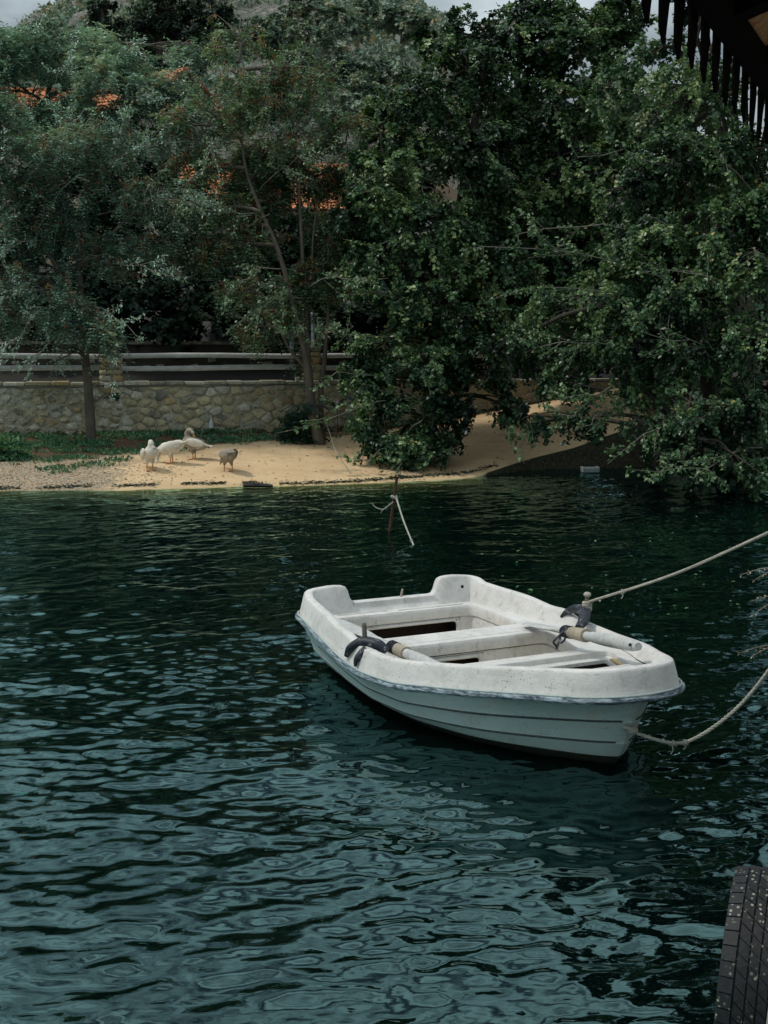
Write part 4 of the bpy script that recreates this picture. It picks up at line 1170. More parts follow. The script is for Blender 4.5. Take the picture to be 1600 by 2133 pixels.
def fern(label, c, n, L, seed):
    root = empty('fern', c, label, 'fern')
    r = random.Random(seed)
    for k in range(n):
        a = r.uniform(0, 2 * math.pi); up = r.uniform(.5, 1.1)
        dirv = Vector((math.cos(a), math.sin(a) * .6 - .3, 0))
        P = catmull([Vector(c), Vector(c) + dirv * L * .45 + Vector((0, 0, L * .5 * up)), Vector(c) + dirv * L * r.uniform(.8, 1.1) + Vector((0, 0, L * .25 * up))], 7)
        mb = MB(); mb.tube(P, .004, 3, False)
        for i, q in enumerate(P[2:-1]):
            t = (P[i + 3] - P[i + 1]).normalized() if i + 3 < len(P) else (P[-1] - P[-2]).normalized()
            s = t.cross(Vector((0, 0, 1))).normalized()
            w = .10 * (1 - (i / len(P)) ** 1.5) * (L / .5)
            for sg in (-1, 1):
                tip = q + s * sg * w + t * w * .4 - Vector((0, 0, .02))
                mb.add([q - t * .014, q + t * .018, tip], [(0, 1, 2)])
        mb.build('frond', M['leaf_fern'], root, False)
fern('dark arching fern fronds against the forked trunk base', tuple(at(700, 850, 23.3)), 12, .45, 2)
fern('large fern with long fronds left of the forked trunk', tuple(at(640, 870, 23.1)), 14, .5, 3)
p = at(250, 880, 23.5); fern('spiky dark plant growing out of the wall right of the left trunk', tuple(at(243, 835, 23.35)), 10, .32, 6)

def beach_litter():
    r = np.random.default_rng(8)
    # drift line of weed and leaves just above the water
    n = 2600
    X = r.uniform(-6.5, 2.0, n)
    ysv = np.interp(X, *zip(*YS)) + 0.06 * np.sin(X * 2.3 + 1) + 0.04 * np.sin(X * 5.1)
    Y = ysv + 0.22 + 0.09 * np.sin(X * 1.3) + r.normal(0, .045, n)
    nz = np.array([mnoise.noise(Vector((x * 1.9, 0, 4))) for x in X])
    kp = (nz > -.15) | (X > -1)
    X, Y = X[kp], Y[kp]; n = len(X)
    P = np.stack([X, Y, terrain(X, Y) + r.uniform(.002, .02, n)], 1)
    o = leaf_mesh('drift_weed', P, unit(r.normal(size=(n, 3)) * [1, .5, .2]), unit(r.normal(size=(n, 3)) * .5 + [0, 0, 1]), r.uniform(.03, .09, n), r.uniform(.01, .03, n), r.random(n) * .4, M['leaf_pod'] if False else M['leaf_dark'], None, False)
    tag(o, 'dark drift line of weed and dead leaves along the water edge', 'weed', None, 'stuff')
    # fallen leaves and pebbles
    n = 2400
    X = r.uniform(-8.5, 4.5, n); Y = r.uniform(19.3, 25.5, n)
    t = (Y - np.interp(X, *zip(*YS))) / (wall_y(X) - np.interp(X, *zip(*YS)))
    kp = (t > .08) & (t < .97) & (r.random(n) < np.where(X < -4, .9, np.where(t > .7, .8, .4)))
    X, Y = X[kp], Y[kp]; n = len(X)
    P = np.stack([X, Y, terrain(X, Y) + .006], 1)
    o = leaf_mesh('fallen_leaves', P, unit(r.normal(size=(n, 3)) * [1, 1, .15]), unit(r.normal(size=(n, 3)) * .4 + [0, 0, 1]), r.uniform(.03, .07, n), r.uniform(.015, .04, n), r.random(n), M['leaf_pod'], None, False)
    tag(o, 'brown fallen leaves scattered over the sand and gravel', 'leaves', None, 'stuff')
    mb = MB()
    rr = random.Random(2)
    for k in range(900):
        x = rr.uniform(-8, -3.4) if k < 760 else rr.uniform(-3.4, 2); ysx = float(np.interp(x, *zip(*YS)))
        y = ysx + rr.uniform(.05, 1.9) if k < 760 else ysx + rr.uniform(0.1, .35)
        s = rr.uniform(.010, .026)
        mb.ell((x, y, tz(x, y) + s * .2), (s, s * .8, s * .6), None, 4, 2)
    o = mb.build('pebbles', STONE[0]); tag(o, 'pale pebbles on the gravel at the left of the beach', 'pebbles', None, 'stuff')
beach_litter()

# ------------------------------------------------------------------ small fittings on and near the wall
M['lampbox'] = mat_simple('grey_fitting', (0.42, 0.45, 0.47), (0.55, 0.57, 0.58), 30, 0.5)
def wall_box(px, py, d, label):
    p = at(px, py, d)
    root = empty('junction_box', p, label, 'junction box', 'square boxes under the coping')
    mb = MB(); mb.box(p, (.095, .05, .095), Matrix.Rotation(math.atan2(WU.y, WU.x), 3, 'Z'))
    mb.build('box', mat_simple('pale_box', (0.42, 0.41, 0.33), (0.5, 0.48, 0.4), 20, .6), root, False, .008)
    mb = MB(); mb.box(p + WN * .03, (.08, .012, .08), Matrix.Rotation(math.atan2(WU.y, WU.x), 3, 'Z'))
    mb.build('lid', mat_simple('pale_lid', (0.5, 0.49, 0.4), (0.56, 0.54, 0.45), 20, .6), root, False, .004)
wall_box(223, 804, 23.92, 'square pale box on the wall under the broken stone post')
wall_box(620, 790, 24.78, 'square pale box on the wall under the flat-capped post')
def spot(px, py, d, label):
    p = at(px, py, d)
    root = empty('spotlight', p, label, 'lamp', 'small grey spotlights at the wall')
    mb = MB(); mb.tube([p + Vector((0, 0, -.09)), p + Vector((0, 0, -.02)), p + Vector((0, 0, .05)), p + Vector((0, -.01, .08))], [.05, .045, .028, .012], 10)
    mb.build('lamp_shade', M['lampbox'], root)
    mb = MB(); mb.tube([p + Vector((0, 0, .07)), p + Vector((0, .03, .12))], .01, 6)
    mb.build('bracket', M['lampbox'], root)
    z0 = tz(p.x, p.y)
    mb = MB(); mb.tube([Vector((p.x, p.y, z0 - .02)), p + Vector((0, 0, -.085))], .008, 6); mb.build('stake', M['rust'], root)
spot(440, 882, 24.2, 'small grey spotlight low on the wall above the darkest goose')
spot(703, 843, 24.6, 'small grey spotlight on the wall right of the forked trunk')
def cable():
    mb = MB(); P = []
    for i in range(60):
        u = -1.5 + i * .16
        P.append(wpt(u, 1.47 + .012 * math.sin(i * .9) + .01 * math.sin(i * .31), .045))
    mb.tube(P, .009, 5)
    o = mb.build('cable', mat_simple('grey_cable', (0.10, .10, .09), (.2, .19, .17), 30, .7))
    tag(o, 'thin grey cable running along the wall just under the coping', 'cable')
cable()

# ------------------------------------------------------------------ houses on the slope
M['tile'] = mat_simple('terracotta', (0.56, 0.20, 0.09), (0.68, 0.29, 0.13), 9, 0.85, 0.3, 0.01, None, 0.2, 0.25)
M['tile_verge'] = mat_simple('dark_terracotta', (0.22, 0.085, 0.04), (0.34, 0.14, 0.07), 9, 0.85, 0.3, 0.01)  # darker terracotta for the verges and roof slab
M['plaster'] = mat_simple('plaster', (0.42, 0.37, 0.28), (0.50, 0.45, 0.36), 6, 0.9)
M['glass'] = mat_simple('window_dark', (0.02, 0.025, 0.03), (0.03, 0.035, 0.04), 3, 0.15)
def tile_shape(w, l):
    mb = MB(); n = 6
    rows = []
    for y, s in ((0, 1.0), (l, .86)):
        rows.append([Vector((math.cos(math.pi * (1 - k / n)) * w * .5 * s, y, math.sin(math.pi * k / n) * w * .34 * s)) for k in range(n + 1)])
    mb.grid(rows)
    rows2 = [[v + Vector((0, 0, -.018)) for v in r_] for r_ in rows]
    mb.grid(rows2[::-1])
    for a, b in ((rows[0], rows2[0]),):
        mb.grid([b, a])
    me = pymesh('roof_tile', mb.v, mb.f); me.materials.append(M['tile'])
    me.polygons.foreach_set('use_smooth', np.ones(len(me.polygons), bool))
    return me
TILE = tile_shape(0.24, 0.46)
def house(name, label, c, rz, W_, D_, eave, rise, limit, base_z):
    """c = centre of the house in plan, ridge along local x"""
    root = empty(name, (c[0], c[1], base_z), label, 'house')
    Mz = Matrix.Rotation(rz, 3, 'Z')
    def w(x, y, z): return Mz @ Vector((x, y, 0)) + Vector((c[0], c[1], z))
    mb = MB(); hw, hd = W_ / 2 - .35, D_ / 2 - .35
    V = [w(-hw, -hd, base_z), w(hw, -hd, base_z), w(hw, hd, base_z), w(-hw, hd, base_z), w(-hw, -hd, eave), w(hw, -hd, eave), w(hw, hd, eave), w(-hw, hd, eave), w(-hw, 0, eave + rise * .86), w(hw, 0, eave + rise * .86)]
    mb.add(V, [(0, 1, 5, 4), (1, 2, 6, 9, 5), (2, 3, 7, 6), (3, 0, 4, 8, 7)])
    mb.build('wall', M['plaster'], root, False)
    mb = MB()
    ov = .12
    A, B, C_, D2, E_, F_ = w(-W_ / 2, -D_ / 2, eave - ov), w(W_ / 2, -D_ / 2, eave - ov), w(W_ / 2, 0, eave + rise), w(-W_ / 2, 0, eave + rise), w(W_ / 2, D_ / 2, eave - ov), w(-W_ / 2, D_ / 2, eave - ov)
    dn = Vector((0, 0, -.10))
    mb.add([A, B, C_, D2, E_, F_] + [v + dn for v in (A, B, C_, D2, E_, F_)], [(0, 1, 2, 3), (3, 2, 4, 5), (6, 9, 8, 7), (9, 11, 10, 8), (0, 6, 7, 1), (1, 7, 8, 2), (2, 8, 10, 4), (4, 10, 11, 5), (5, 11, 9, 3), (3, 9, 6, 0)])
    roof = mb.build('roof', M['tile_verge'], root, False)
    # tiles on the slope that faces the water; the nearest courses are single tiles
    sl = Vector((0, D_ / 2, rise + ov)); L = sl.length; ang = math.atan2(rise + ov, D_ / 2)
    cols = int(W_ / .25); rws = int(L / .38)
    cnt = 0
    rest = MB()
    rr = random.Random(int(c[0] * 7))
    spots = [(i, j) for j in range(rws - 1, -1, -1) for i in range(cols)]
    for i, j in spots:
        x = -W_ / 2 + .125 + i * (W_ - .25) / max(cols - 1, 1)
        t = j * .38 / L
        p = w(x, -D_ / 2 * (1 - t), eave - ov + (rise + ov) * t + .03 + .012)
        Rm = Mz @ Matrix.Rotation(ang + rr.uniform(-.02, .02) - .03, 3, 'X') @ Matrix.Rotation(rr.uniform(-.03, .03), 3, 'Z')
        if cnt < limit:
            o = bpy.data.objects.new('roof_tile', TILE); COL.objects.link(o)
            o.matrix_world = Matrix.Translation(p) @ Rm.to_4x4()
            mw = o.matrix_world.copy(); o.parent = root; o.matrix_parent_inverse = Matrix.Translation(-root.location); o.matrix_basis = mw
            cnt += 1
        else:
            V = [Rm @ v.co + p for v in TILE.vertices][:14]
            rest.add(V, [(k, k + 1, k + 8, k + 7) for k in range(6)])
    if rest.v: tag(rest.build('roof_tiles', M['tile'], root), kind='stuff')
    # verge and ridge caps
    for nm, P, Q in (('ridge_tiles', w(-W_ / 2, 0, eave + rise + .03), w(W_ / 2, 0, eave + rise + .03)), ('verge_tiles', w(W_ / 2 + .02, -D_ / 2, eave - ov + .04), w(W_ / 2 + .02, 0, eave + rise + .04)), ('verge_tiles', w(W_ / 2 + .02, D_ / 2, eave - ov + .04), w(W_ / 2 + .02, 0, eave + rise + .04))):
        mb = MB(); n = max(3, int((Q - P).length / .4))
        for k in range(n):
            a = P.lerp(Q, k / n); b = P.lerp(Q, (k + 1.08) / n)
            mb.tube([a, b], [.11, .085], 7)
        tag(mb.build(nm, M['tile'] if nm[0] == 'r' else M['tile_verge'], root), kind='stuff')
    for k in (-1, 1):
        for side in (0, 1):
            q = w(k * W_ * .24, -hd, eave - 1.3) if side == 0 else w(hw, k * D_ * .2, eave - 1.3)
            nv = Mz @ (Vector((0, -1, 0)) if side == 0 else Vector((1, 0, 0)))
            rot = Mz if side == 0 else Mz @ Matrix.Rotation(math.pi / 2, 3, 'Z')
            mf = MB(); mf.box(q + nv * .02, (.95, .06, 1.25), rot); fr_ = mf.build('window', M['pin'], root, False)
            mp_ = MB(); mp_.box(q + nv * .055, (.8, .02, 1.1), rot); link('pane', pymesh('pane', mp_.v, mp_.f), M['glass'], root, False)
p = at(530, 392, 34.6)
zc = at(530, 350, 35).z
house('house', 'house with a long orange tiled roof showing through the forked tree', (p.x + .1, 36.2), R(3), 4.6, 4.6, at(530, 432, 33.9).z, 1.35, 140, 3.0)
p = at(330, 140, 50)
house('house', 'gabled house whose orange ridge stands out above the trees with its slope falling right', (p.x - .7, 51.5), R(-32), 4.2, 6.0, at(430, 222, 49.5).z - .2, 1.75, 120, 6.5)
p = at(60, 180, 46)
house('house', 'house at the far left with only a corner of orange roof above the leaves', (p.x - .6, 47.5), R(5), 3.3, 3.6, at(60, 232, 45.5).z, 1.1, 90, 6)

# things seen through the gaps behind the railing
def back_things():
    p = at(222, 640, 29.5)
    root = empty('gate_pillar', (p.x, p.y, 2.0), 'pale stone gate pillar seen through the dark leaves behind the broken post', 'pillar')
    r = random.Random(6)
    core = MB(); core.box((p.x, p.y, 2.9), (.32, .32, 2.0)); core.build('mortar', MORT, root, False)
    z = 1.95
    while z < 3.75:
        h = r.uniform(.14, .24)
        for a, b in ((0, .55), (.55, 1)) if r.random() < .5 else ((0, 1),):
            P = [(-.19 + .38 * a + .006, z + .006), (-.19 + .38 * b - .006, z + .006), (-.19 + .38 * b - .006, z + h - .006), (-.19 + .38 * a + .006, z + h - .006)]
            link('stone', stone_mesh(P, Vector((p.x, p.y - .16, 0)), Vector((1, 0, 0)), Vector((0, 0, 1)), Vector((0, -1, 0)), .04, r), STONE[r.choice([0, 0, 1])], root)
        z += h
    p = at(567, 650, 28.6)
    root = empty('signboard', (p.x, p.y, 2.0), 'small orange-brown board on a post between the leaves', 'board')
    mb = MB(); mb.box(p, (.26, .03, .42)); mb.build('board', mat_simple('orange_board', (0.28, .10, .03), (.36, .15, .05), 10, .8), root, False, .006)
    mb = MB(); mb.tube([Vector((p.x, p.y + .03, 1.85)), p + Vector((0, .03, .1))], .025, 6); mb.build('post', M['bark_dark'], root)
    for (px, py, lb) in ((607, 690, 'white plastic post left of the flat-capped stone post'), (632, 685, 'white plastic post behind the forked trunks'), (652, 690, 'white plastic post right of the forked trunks')):
        p = at(px, py, 28.2)
        root = empty('white_post', (p.x, p.y, 2.0), lb, 'post')
        mb = MB(); mb.tube([Vector((p.x, p.y, 1.9)), p, p + Vector((0, 0, .38))], .045, 8); mb.build('shaft', mat_simple('white_plastic', (.45, .47, .5), (.55, .56, .58), 10, .5), root)
        mb = MB(); mb.tube([p + Vector((0, 0, .38)), p + Vector((0, 0, .44))], [.06, .03], 8); mb.build('cap', M['lampbox'], root)
back_things()

# ------------------------------------------------------------------ geese
M['beak'] = mat_simple('orange_bill', (0.55, 0.19, 0.05), (0.65, 0.27, 0.08), 30, .5)
def mat_feather(name, white, dark, thr, scale=22):
    t = NT(name)
    n = t.noise(scale, 5, .7); n2 = t.noise(5, 2)
    c = t.mix(t.ramp(t.math('ADD', t.math('MULTIPLY', n, .6), t.math('MULTIPLY', n2, .4)), [(thr - .04, 0), (thr + .05, 1)]), white, dark)
    return t.done(t.bsdf(c, .85, t.bump(t.noise(60, 4), .5, .01), .15))
FE_W = mat_feather('white_feathers', (0.66, 0.61, 0.52), (0.46, 0.41, 0.33), .58)
FE_S = mat_feather('speckled_feathers', (0.64, 0.59, 0.50), (0.17, 0.14, 0.11), .585, 34)
FE_G = mat_feather('grey_feathers', (0.36, 0.32, 0.26), (0.22, 0.19, 0.155), .5)
FE_B = mat_feather('brown_feathers', (0.18, 0.13, 0.09), (0.10, 0.075, 0.055), .5)
FE_D = mat_feather('dark_wing_feathers', (0.045, 0.04, 0.038), (0.09, 0.08, 0.07), .5)
def goose(label, px, py, yaw, pose, mats, step=0.0):
    d = 19.0
    while d < 26:
        p = at(px, py, d)
        if p.z <= tz(p.x, p.y): break
        d += .01
    z = tz(p.x, p.y)
    root = empty('goose', (p.x, p.y, z), label, 'goose', 'geese on the beach')
    S = 1.0
    Mz = Matrix.Rotation(yaw, 3, 'Z')
    def w(x, y, zz): return Mz @ Vector((x * S, y * S, zz * S)) + Vector((p.x, p.y, z))
    b = MB()
    tilt = {'preen': .30, 'tuck': .45, 'graze': -.18, 'walk': -.05}[pose]
    Rb = Matrix.Rotation(-tilt, 3, 'Y')
    bc = Vector((0, 0, .275))
    def bp(x, y, zz): return Mz @ (Rb @ Vector((x, y, zz)) + bc) + Vector((p.x, p.y, z))
    MR = Mz @ Rb
    b.ell(bp(0, 0, 0), (.19, .115, .115), MR, 18, 12)
    b.ell(bp(.10, 0, .0), (.12, .105, .11), MR, 16, 10)
    b.ell(bp(-.10, 0, .015), (.14, .095, .085), MR, 16, 10)
    b.tube([bp(-.16, 0, .03), bp(-.24, 0, .045), bp(-.31, 0, .05)], [.07, .05, .02], 10, True, .5)
    for sg in (-1, 1):                                   # thighs and shanks
        sx = step * sg
        b.tube([w(.0, .045 * sg, .22), w(.02 + sx * .5, .05 * sg, .15), w(.01 + sx, .05 * sg, .10)], [.055, .035, .016], 8)
    if pose == 'preen':
        neck = [(.12, 0, .05), (.17, 0, .13), (.15, .02, .20), (.08, .045, .21)]; head = (.05, .06, .185); hd = (-.6, .25, -.55)
    elif pose == 'tuck':
        neck = [(.12, 0, .05), (.16, 0, .12), (.13, .01, .165), (.09, .02, .165)]; head = (.07, .025, .155); hd = (-.8, .25, -.45)
    elif pose == 'graze':
        neck = [(.14, 0, .02), (.22, 0, .0), (.27, 0, -.09), (.29, 0, -.16)]; head = (.30, 0, -.19); hd = (.35, 0, -.8)
    else:
        neck = [(.13, 0, .02), (.20, 0, .02), (.25, 0, -.02), (.28, 0, -.08)]; head = (.295, 0, -.10); hd = (.7, 0, -.6)
    NP = catmull([bp(*q) for q in neck], 5)
    b.tube(NP, list(np.linspace(.062, .030, len(NP))), 10)
    hc = bp(*head)
    hv = (MR @ Vector(hd)).normalized()
    q = hv.to_track_quat('X', 'Z').to_matrix()
    b.ell(hc, (.046, .031, .033), q, 12, 8)
    o = b.build('body', mats[0], root)
    rm = o.modifiers.new('remesh', 'REMESH'); rm.mode = 'VOXEL'; rm.voxel_size = .009; rm.use_smooth_shade = True
    sm = o.modifiers.new('smooth', 'SMOOTH'); sm.iterations = 5; sm.factor = .6
    # feathered wings lie on the flanks with layered primaries
    for sg in (-1, 1):
        wg = MB()
        wg.ell(bp(-.04, .10 * sg, .035), (.17, .028, .075), MR @ Matrix.Rotation(.12 * sg, 3, 'Z') @ Matrix.Rotation(.12, 3, 'Y'), 14, 8)
        for k in range(6):
            a0 = bp(-.05 - .01 * k, (.112 - .004 * k) * sg, .06 - .02 * k); a1 = bp(-.27 + .022 * k, (.06 + .004 * k) * sg, .075 - .024 * k)
            wg.tube([a0, a0.lerp(a1, .5), a1], [.018, .016, .005], 6, True, .35)
        wg.build('wing', mats[1] if sg > 0 else mats[2], root)
    tl = MB()
    for k in range(-3, 4):
        a0 = bp(-.20, .012 * k, .045); a1 = bp(-.335 + .006 * abs(k), .024 * k, .06)
        tl.tube([a0, a1], [.018, .009], 6, True, .3)
    tl.build('tail', mats[3], root)
    bk = MB(); bk.tube([hc + hv * .035, hc + hv * .065, hc + hv * .095], [.020, .016, .008], 8, True, .6)
    bk.build('bill', M['beak'], root)
    for sg in (-1, 1):
        ey = MB(); ey.ell(hc + hv * .012 + (q @ Vector((0, .028 * sg, .012))), (.006, .006, .006), None, 6, 4); ey.build('eye', M['dark'], root)
        lg = MB(); sx = step * sg
        lg.tube([w(.01 + sx, .05 * sg, .12), w(.0 + sx, .05 * sg, .06), w(.012 + sx, .05 * sg, .008)], [.012, .009, .010], 7)
        for a in (-.45, 0, .45):
            lg.tube([w(.012 + sx, .05 * sg, .010), w(.012 + sx + .085 * math.cos(a), .05 * sg + .085 * math.sin(a), .006)], [.011, .005], 5, True, .5)
        f0 = w(.012 + sx, .05 * sg, .012)
        tips = [w(.012 + sx + .072 * math.cos(a), .05 * sg + .072 * math.sin(a), .009) for a in (-.45, 0, .45)]
        lg.add([f0] + tips, [(0, 1, 2), (0, 2, 3)])
        lg.build('leg', M['beak'], root)
goose('speckled white goose standing leftmost with its head folded back to preen', 312, 980, R(-60), 'tuck', (FE_S, FE_S, FE_S, FE_W))
goose('plain white goose with lowered hidden head, second from the left', 358, 966, R(170), 'graze', (FE_W, FE_W, FE_W, FE_W))
goose('brown and white goose with orange bill standing furthest up the beach', 405, 957, R(165), 'preen', (FE_G, FE_W, FE_D, FE_W), .0)
goose('grey goose with a dark wing walking alone at the right of the group', 476, 983, R(120), 'walk', (FE_G, FE_G, FE_D, FE_D), .05)

# ------------------------------------------------------------------ the dinghy
BX, BY, BTH = 0.052, 8.87, R(25.8)
BD = Vector((math.sin(BTH), -math.cos(BTH), 0)); BNv = Vector((math.cos(BTH), math.sin(BTH), 0))
BO = Vector((BX, BY, 0))
def bw_(s, b, z):
    s = s - .085 * min(max((s - 1.3) / 1.6, 0), 1.05)
    return BO + BD * s + BNv * b + Vector((0, 0, z))
HB = [(0, .68), (.29, .72), (.64, .77), (1.06, .815), (1.45, .81), (1.72, .765), (2.19, .61), (2.45, .49), (2.68, .37), (2.86, .27), (2.98, .17), (3.05, .07), (3.07, 0)]
HZ = [(0, .50), (.29, .485), (.64, .475), (1.06, .42), (1.45, .405), (1.72, .415), (2.19, .475), (2.45, .51), (2.68, .54), (2.96, .575), (3.07, .59)]
def crest_path():
    """half outline from the middle of the transom round the corner to the bow: (s,b,z)"""
    P = []
    for b in np.linspace(0, .30, 8): P.append((-.0, b, .415))
    P += [(0, .325, .42), (0, .345, .45), (0, .36, .50), (0, .375, .525), (0, .40, .535), (0, .45, .54), (0, .5, .54), (0, .56, .535), (.0, .61, .53), (.012, .65, .525), (.04, .675, .52), (.08, .688, .515)]
    for s in np.linspace(.14, 2.60, 42): P.append((s, float(np.interp(s, *zip(*HB))), float(np.interp(s, *zip(*HZ)))))
    for s, b in ((2.68, .382), (2.79, .338), (2.88, .298), (2.945, .255), (2.985, .195), (3.005, .13), (3.015, .065), (3.02, 0)):
        P.append((s, b, float(np.interp(s, *zip(*HZ)))))
    A = np.array(P)
    # light smoothing of the side run
    for _ in range(3):
        B = A.copy(); B[22:-1] = (A[21:-2] + A[22:-1] * 2 + A[23:]) / 4; A = B
    A[-1, 1] = 0
    return A
CP = crest_path()
def path_normal(A):
    T = np.gradient(A[:, :2], axis=0); T /= np.linalg.norm(T, axis=1, keepdims=True)
    N2 = np.stack([-T[:, 1], T[:, 0]], 1)         # outward for path going transom -> side -> bow
    N2[0] = (-1, 0); N2[-1] = (1, 0)
    return N2
CN = path_normal(CP)
if CN[40][1] < 0: CN = -CN; CN[0] = (-1, 0); CN[-1] = (1, 0)
def lump(s):
    """raised mouldings on the gunwale beside the thole pins"""
    return 0.022 * math.exp(-((s - 1.03) / .10) ** 2)
def ring(off, dz, zfun=None, clampb=None):
    out = []
    for (s, b, z), n in zip(CP, CN):
        q = [s + n[0] * off, b + n[1] * off, (z + dz + (lump(s) if dz > -.03 else 0)) if zfun is None else zfun(s, b, z)]
        if q[1] < 0: q[1] = 0
        out.append(q)
    return np.array(out)
def both(A):
    """full closed loop: near side mirrored"""
    L = [(a[0], a[1], a[2]) for a in A]
    Rr = [(a[0], -a[1], a[2]) for a in A[::-1]]
    full = L + Rr[1:-1]
    return [bw_(*q) for q in full]
def loft(loops, closed=True):
    n = len(loops[0]); V = [p for l in loops for p in l]; Fc = []
    for i in range(len(loops) - 1):
        for k in range(n):
            j = (k + 1) % n
            Fc.append((i * n + k, i * n + j, (i + 1) * n + j, (i + 1) * n + k))
    return V, Fc
def zr(s): return float(np.interp(s, [0, .64, 1.3, 1.72, 2.45, 3.07], [.355, .325, .265, .275, .365, .44]))
def deck_z(s): return float(np.interp(s, [0, 1.75, 2.0, 2.4, 3.0], [.345, .352, .400, .435, .535]))
WELL_A = [(.20, -.55), (.90, -.55), (.90, .55), (.20, .57)]
WELL_F = [(1.17, -.56), (1.72, -.47), (1.72, .47), (1.17, .56)]
RECESS = [(2.00, -.50), (2.50, -.30), (2.50, .30), (2.00, .50)]
def roundpoly(P, rad, n=6):
    out = []
    m = len(P)
    for i in range(m):
        a, b, c = Vector(P[i - 1]), Vector(P[i]), Vector(P[(i + 1) % m])
        u = (a - b).normalized(); v = (c - b).normalized()
        p0 = b + u * rad; p1 = b + v * rad
        for k in range(n + 1):
            t = k / n
            out.append((1 - t) ** 2 * p0 + 2 * (1 - t) * t * b + t * t * p1)
    return out
def densify(P, step=.03):
    out = []
    for i in range(len(P)):
        a, b = P[i], P[(i + 1) % len(P)]
        n = max(1, int((b - a).length / step))
        for k in range(n): out.append(a.lerp(b, k / n))
    return out
def inside(P, q):
    c = False; n = len(P)
    for i in range(n):
        a, b = P[i], P[(i + 1) % n]
        if (a[1] > q[1]) != (b[1] > q[1]) and q[0] < (b[0] - a[0]) * (q[1] - a[1]) / (b[1] - a[1]) + a[0]: c = not c
    return c
def build_boat():
    root = empty('rowing_boat', tuple(bw_(1.4, 0, 0)), 'weathered white rowing dinghy moored on the dark water', 'boat')
    # ---- hull shell
    FX = [0, .12, .3, .45, .6, .75, .85, .93, 1.0]; FY = [.84, .90, .975, 1.0, .94, .75, .53, .28, 0.0]
    def hull_level(B, s_end, zf, s0, blend=0.0):
        out = []
        cs = CP[:, 0]; nT = 17
        for i, (s, b, z) in enumerate(CP):
            x = max(s, 0) / 3.03
            hb = B * float(np.interp(x, FX, FY))
            hb_bl = b + .052
            if s <= .08:
                bb = b / .688 * B * float(np.interp(.08 / 3.03, FX, FY)); ss = s0 + max(s, 0)
            else:
                bb = hb * (1 - blend) + hb_bl * blend if blend else hb
                ss = s0 + x * (s_end - s0)
            if i == len(CP) - 1: bb = 0
            out.append((ss, bb, zf(ss)))
        A = np.array(out)
        # soften the table's corners
        for _ in range(4):
            B2 = A.copy(); B2[22:-1, 1] = (A[21:-2, 1] + A[22:-1, 1] * 2 + A[23:, 1]) / 4; A = B2
        return A
    loops = []
    loops.append(both(ring(.052, 0, lambda s, b, z: zr(s) - .004)))
    loops.append(both(hull_level(.850, 3.02, lambda s: zr(s) - .03, .0, .35)))
    loops.append(both(hull_level(.845, 2.99, lambda s: zr(s) * .84, .01)))
    for frac, B, e, s0 in ((.64, .822, 2.945, .02), (.34, .775, 2.885, .045)):
        loops.append(both(hull_level(B, e, lambda s, f_=frac: zr(s) * f_ + .016, s0)))
        loops.append(both(hull_level(B - .001, e, lambda s, f_=frac: zr(s) * f_ + .006, s0)))
        loops.append(both(hull_level(B - .030, e - .004, lambda s, f_=frac: zr(s) * f_ + .008, s0 + .006)))
        loops.append(both(hull_level(B - .030, e - .004, lambda s, f_=frac: zr(s) * f_ - .004, s0 + .006)))
        loops.append(both(hull_level(B - .014, e - .002, lambda s, f_=frac: zr(s) * f_ - .008, s0 + .006)))
    loops.append(both(hull_level(.712, 2.835, lambda s: .052, .075)))
    V, Fc = loft(loops)
    o = link('hull', pymesh('hull', V, Fc), M['hull'], root); o.data.set_sharp_from_angle(angle=R(35))
    loops = [loops[-1]]
    loops.append(both(hull_level(.705, 2.832, lambda s: .046, .078)))
    loops.append(both(hull_level(.60, 2.77, lambda s: -.02, .10)))
    loops.append(both(hull_level(.42, 2.55, lambda s: -.10, .14)))
    loops.append(both(hull_level(.02, 2.40, lambda s: -.13, .16)))
    V, Fc = loft(loops)
    o = link('bottom', pymesh('bottom', V, Fc), mat_simple('dark_bottom', (.012, .014, .010), (.035, .04, .025), 30, .7), root)
    o.data.set_sharp_from_angle(angle=R(35))
    # the bottom is a darker colour, from just above the water down
    # dark lines that paint in the shade under the moulded laps
    lap_shade_m = mat_simple('painted_lap_shade', (.035, .045, .042), (.10, .12, .115), 40, .8)
    for frac, B, e, s0 in ((.64, .822, 2.945, .02), (.34, .775, 2.885, .045)):
        A = hull_level(B - .005, e + .002, lambda s, f_=frac: zr(s) * f_ + .002, s0 + .003)[24:-2]
        for sg in (-1, 1):
            mb = MB(); mb.tube([bw_(q[0], sg * q[1], q[2]) for q in A], .0055, 5); mb.build('lap_shade_line', lap_shade_m, root)
    # ---- gunwale moulding: outer flange, crest, inner face
    prof = [(.060, -1), (.052, -.92), (.040, -.6), (.026, -.25)]
    loops = []
    for off, f_ in prof:
        loops.append(both(ring(off, 0, lambda s, b, z, f__=f_: z + (z - zr(s)) * f__)))
    for off, dz in ((.019, -.016), (.014, -.004), (.006, .0), (-.020, .002), (-.036, -.001), (-.044, -.012)):
        loops.append(both(ring(off, dz)))
    loops.append(both(ring(-.072, 0, lambda s, b, z: max(deck_z(s), z - .2) * .75 + z * .25 if s < 2.6 else z - .02)))
    dk = ring(-.090, 0, lambda s, b, z: deck_z(s))
    loops.append(both(dk))
    V, Fc = loft(loops)
    o = link('gunwale', pymesh('gunwale', V, Fc), M['deck'], root); o.data.set_sharp_from_angle(angle=R(55))
    # ---- rub rail
    rr = both(ring(.066, 0, lambda s, b, z: zr(s) - .002))
    mb = MB(); P = rr + rr[:2]
    mb.tube(P, [.0165 + .002 * math.sin(i * 1.7) for i in range(len(P))], 8, False)
    mb.build('rub_rail', M['rub'], root)
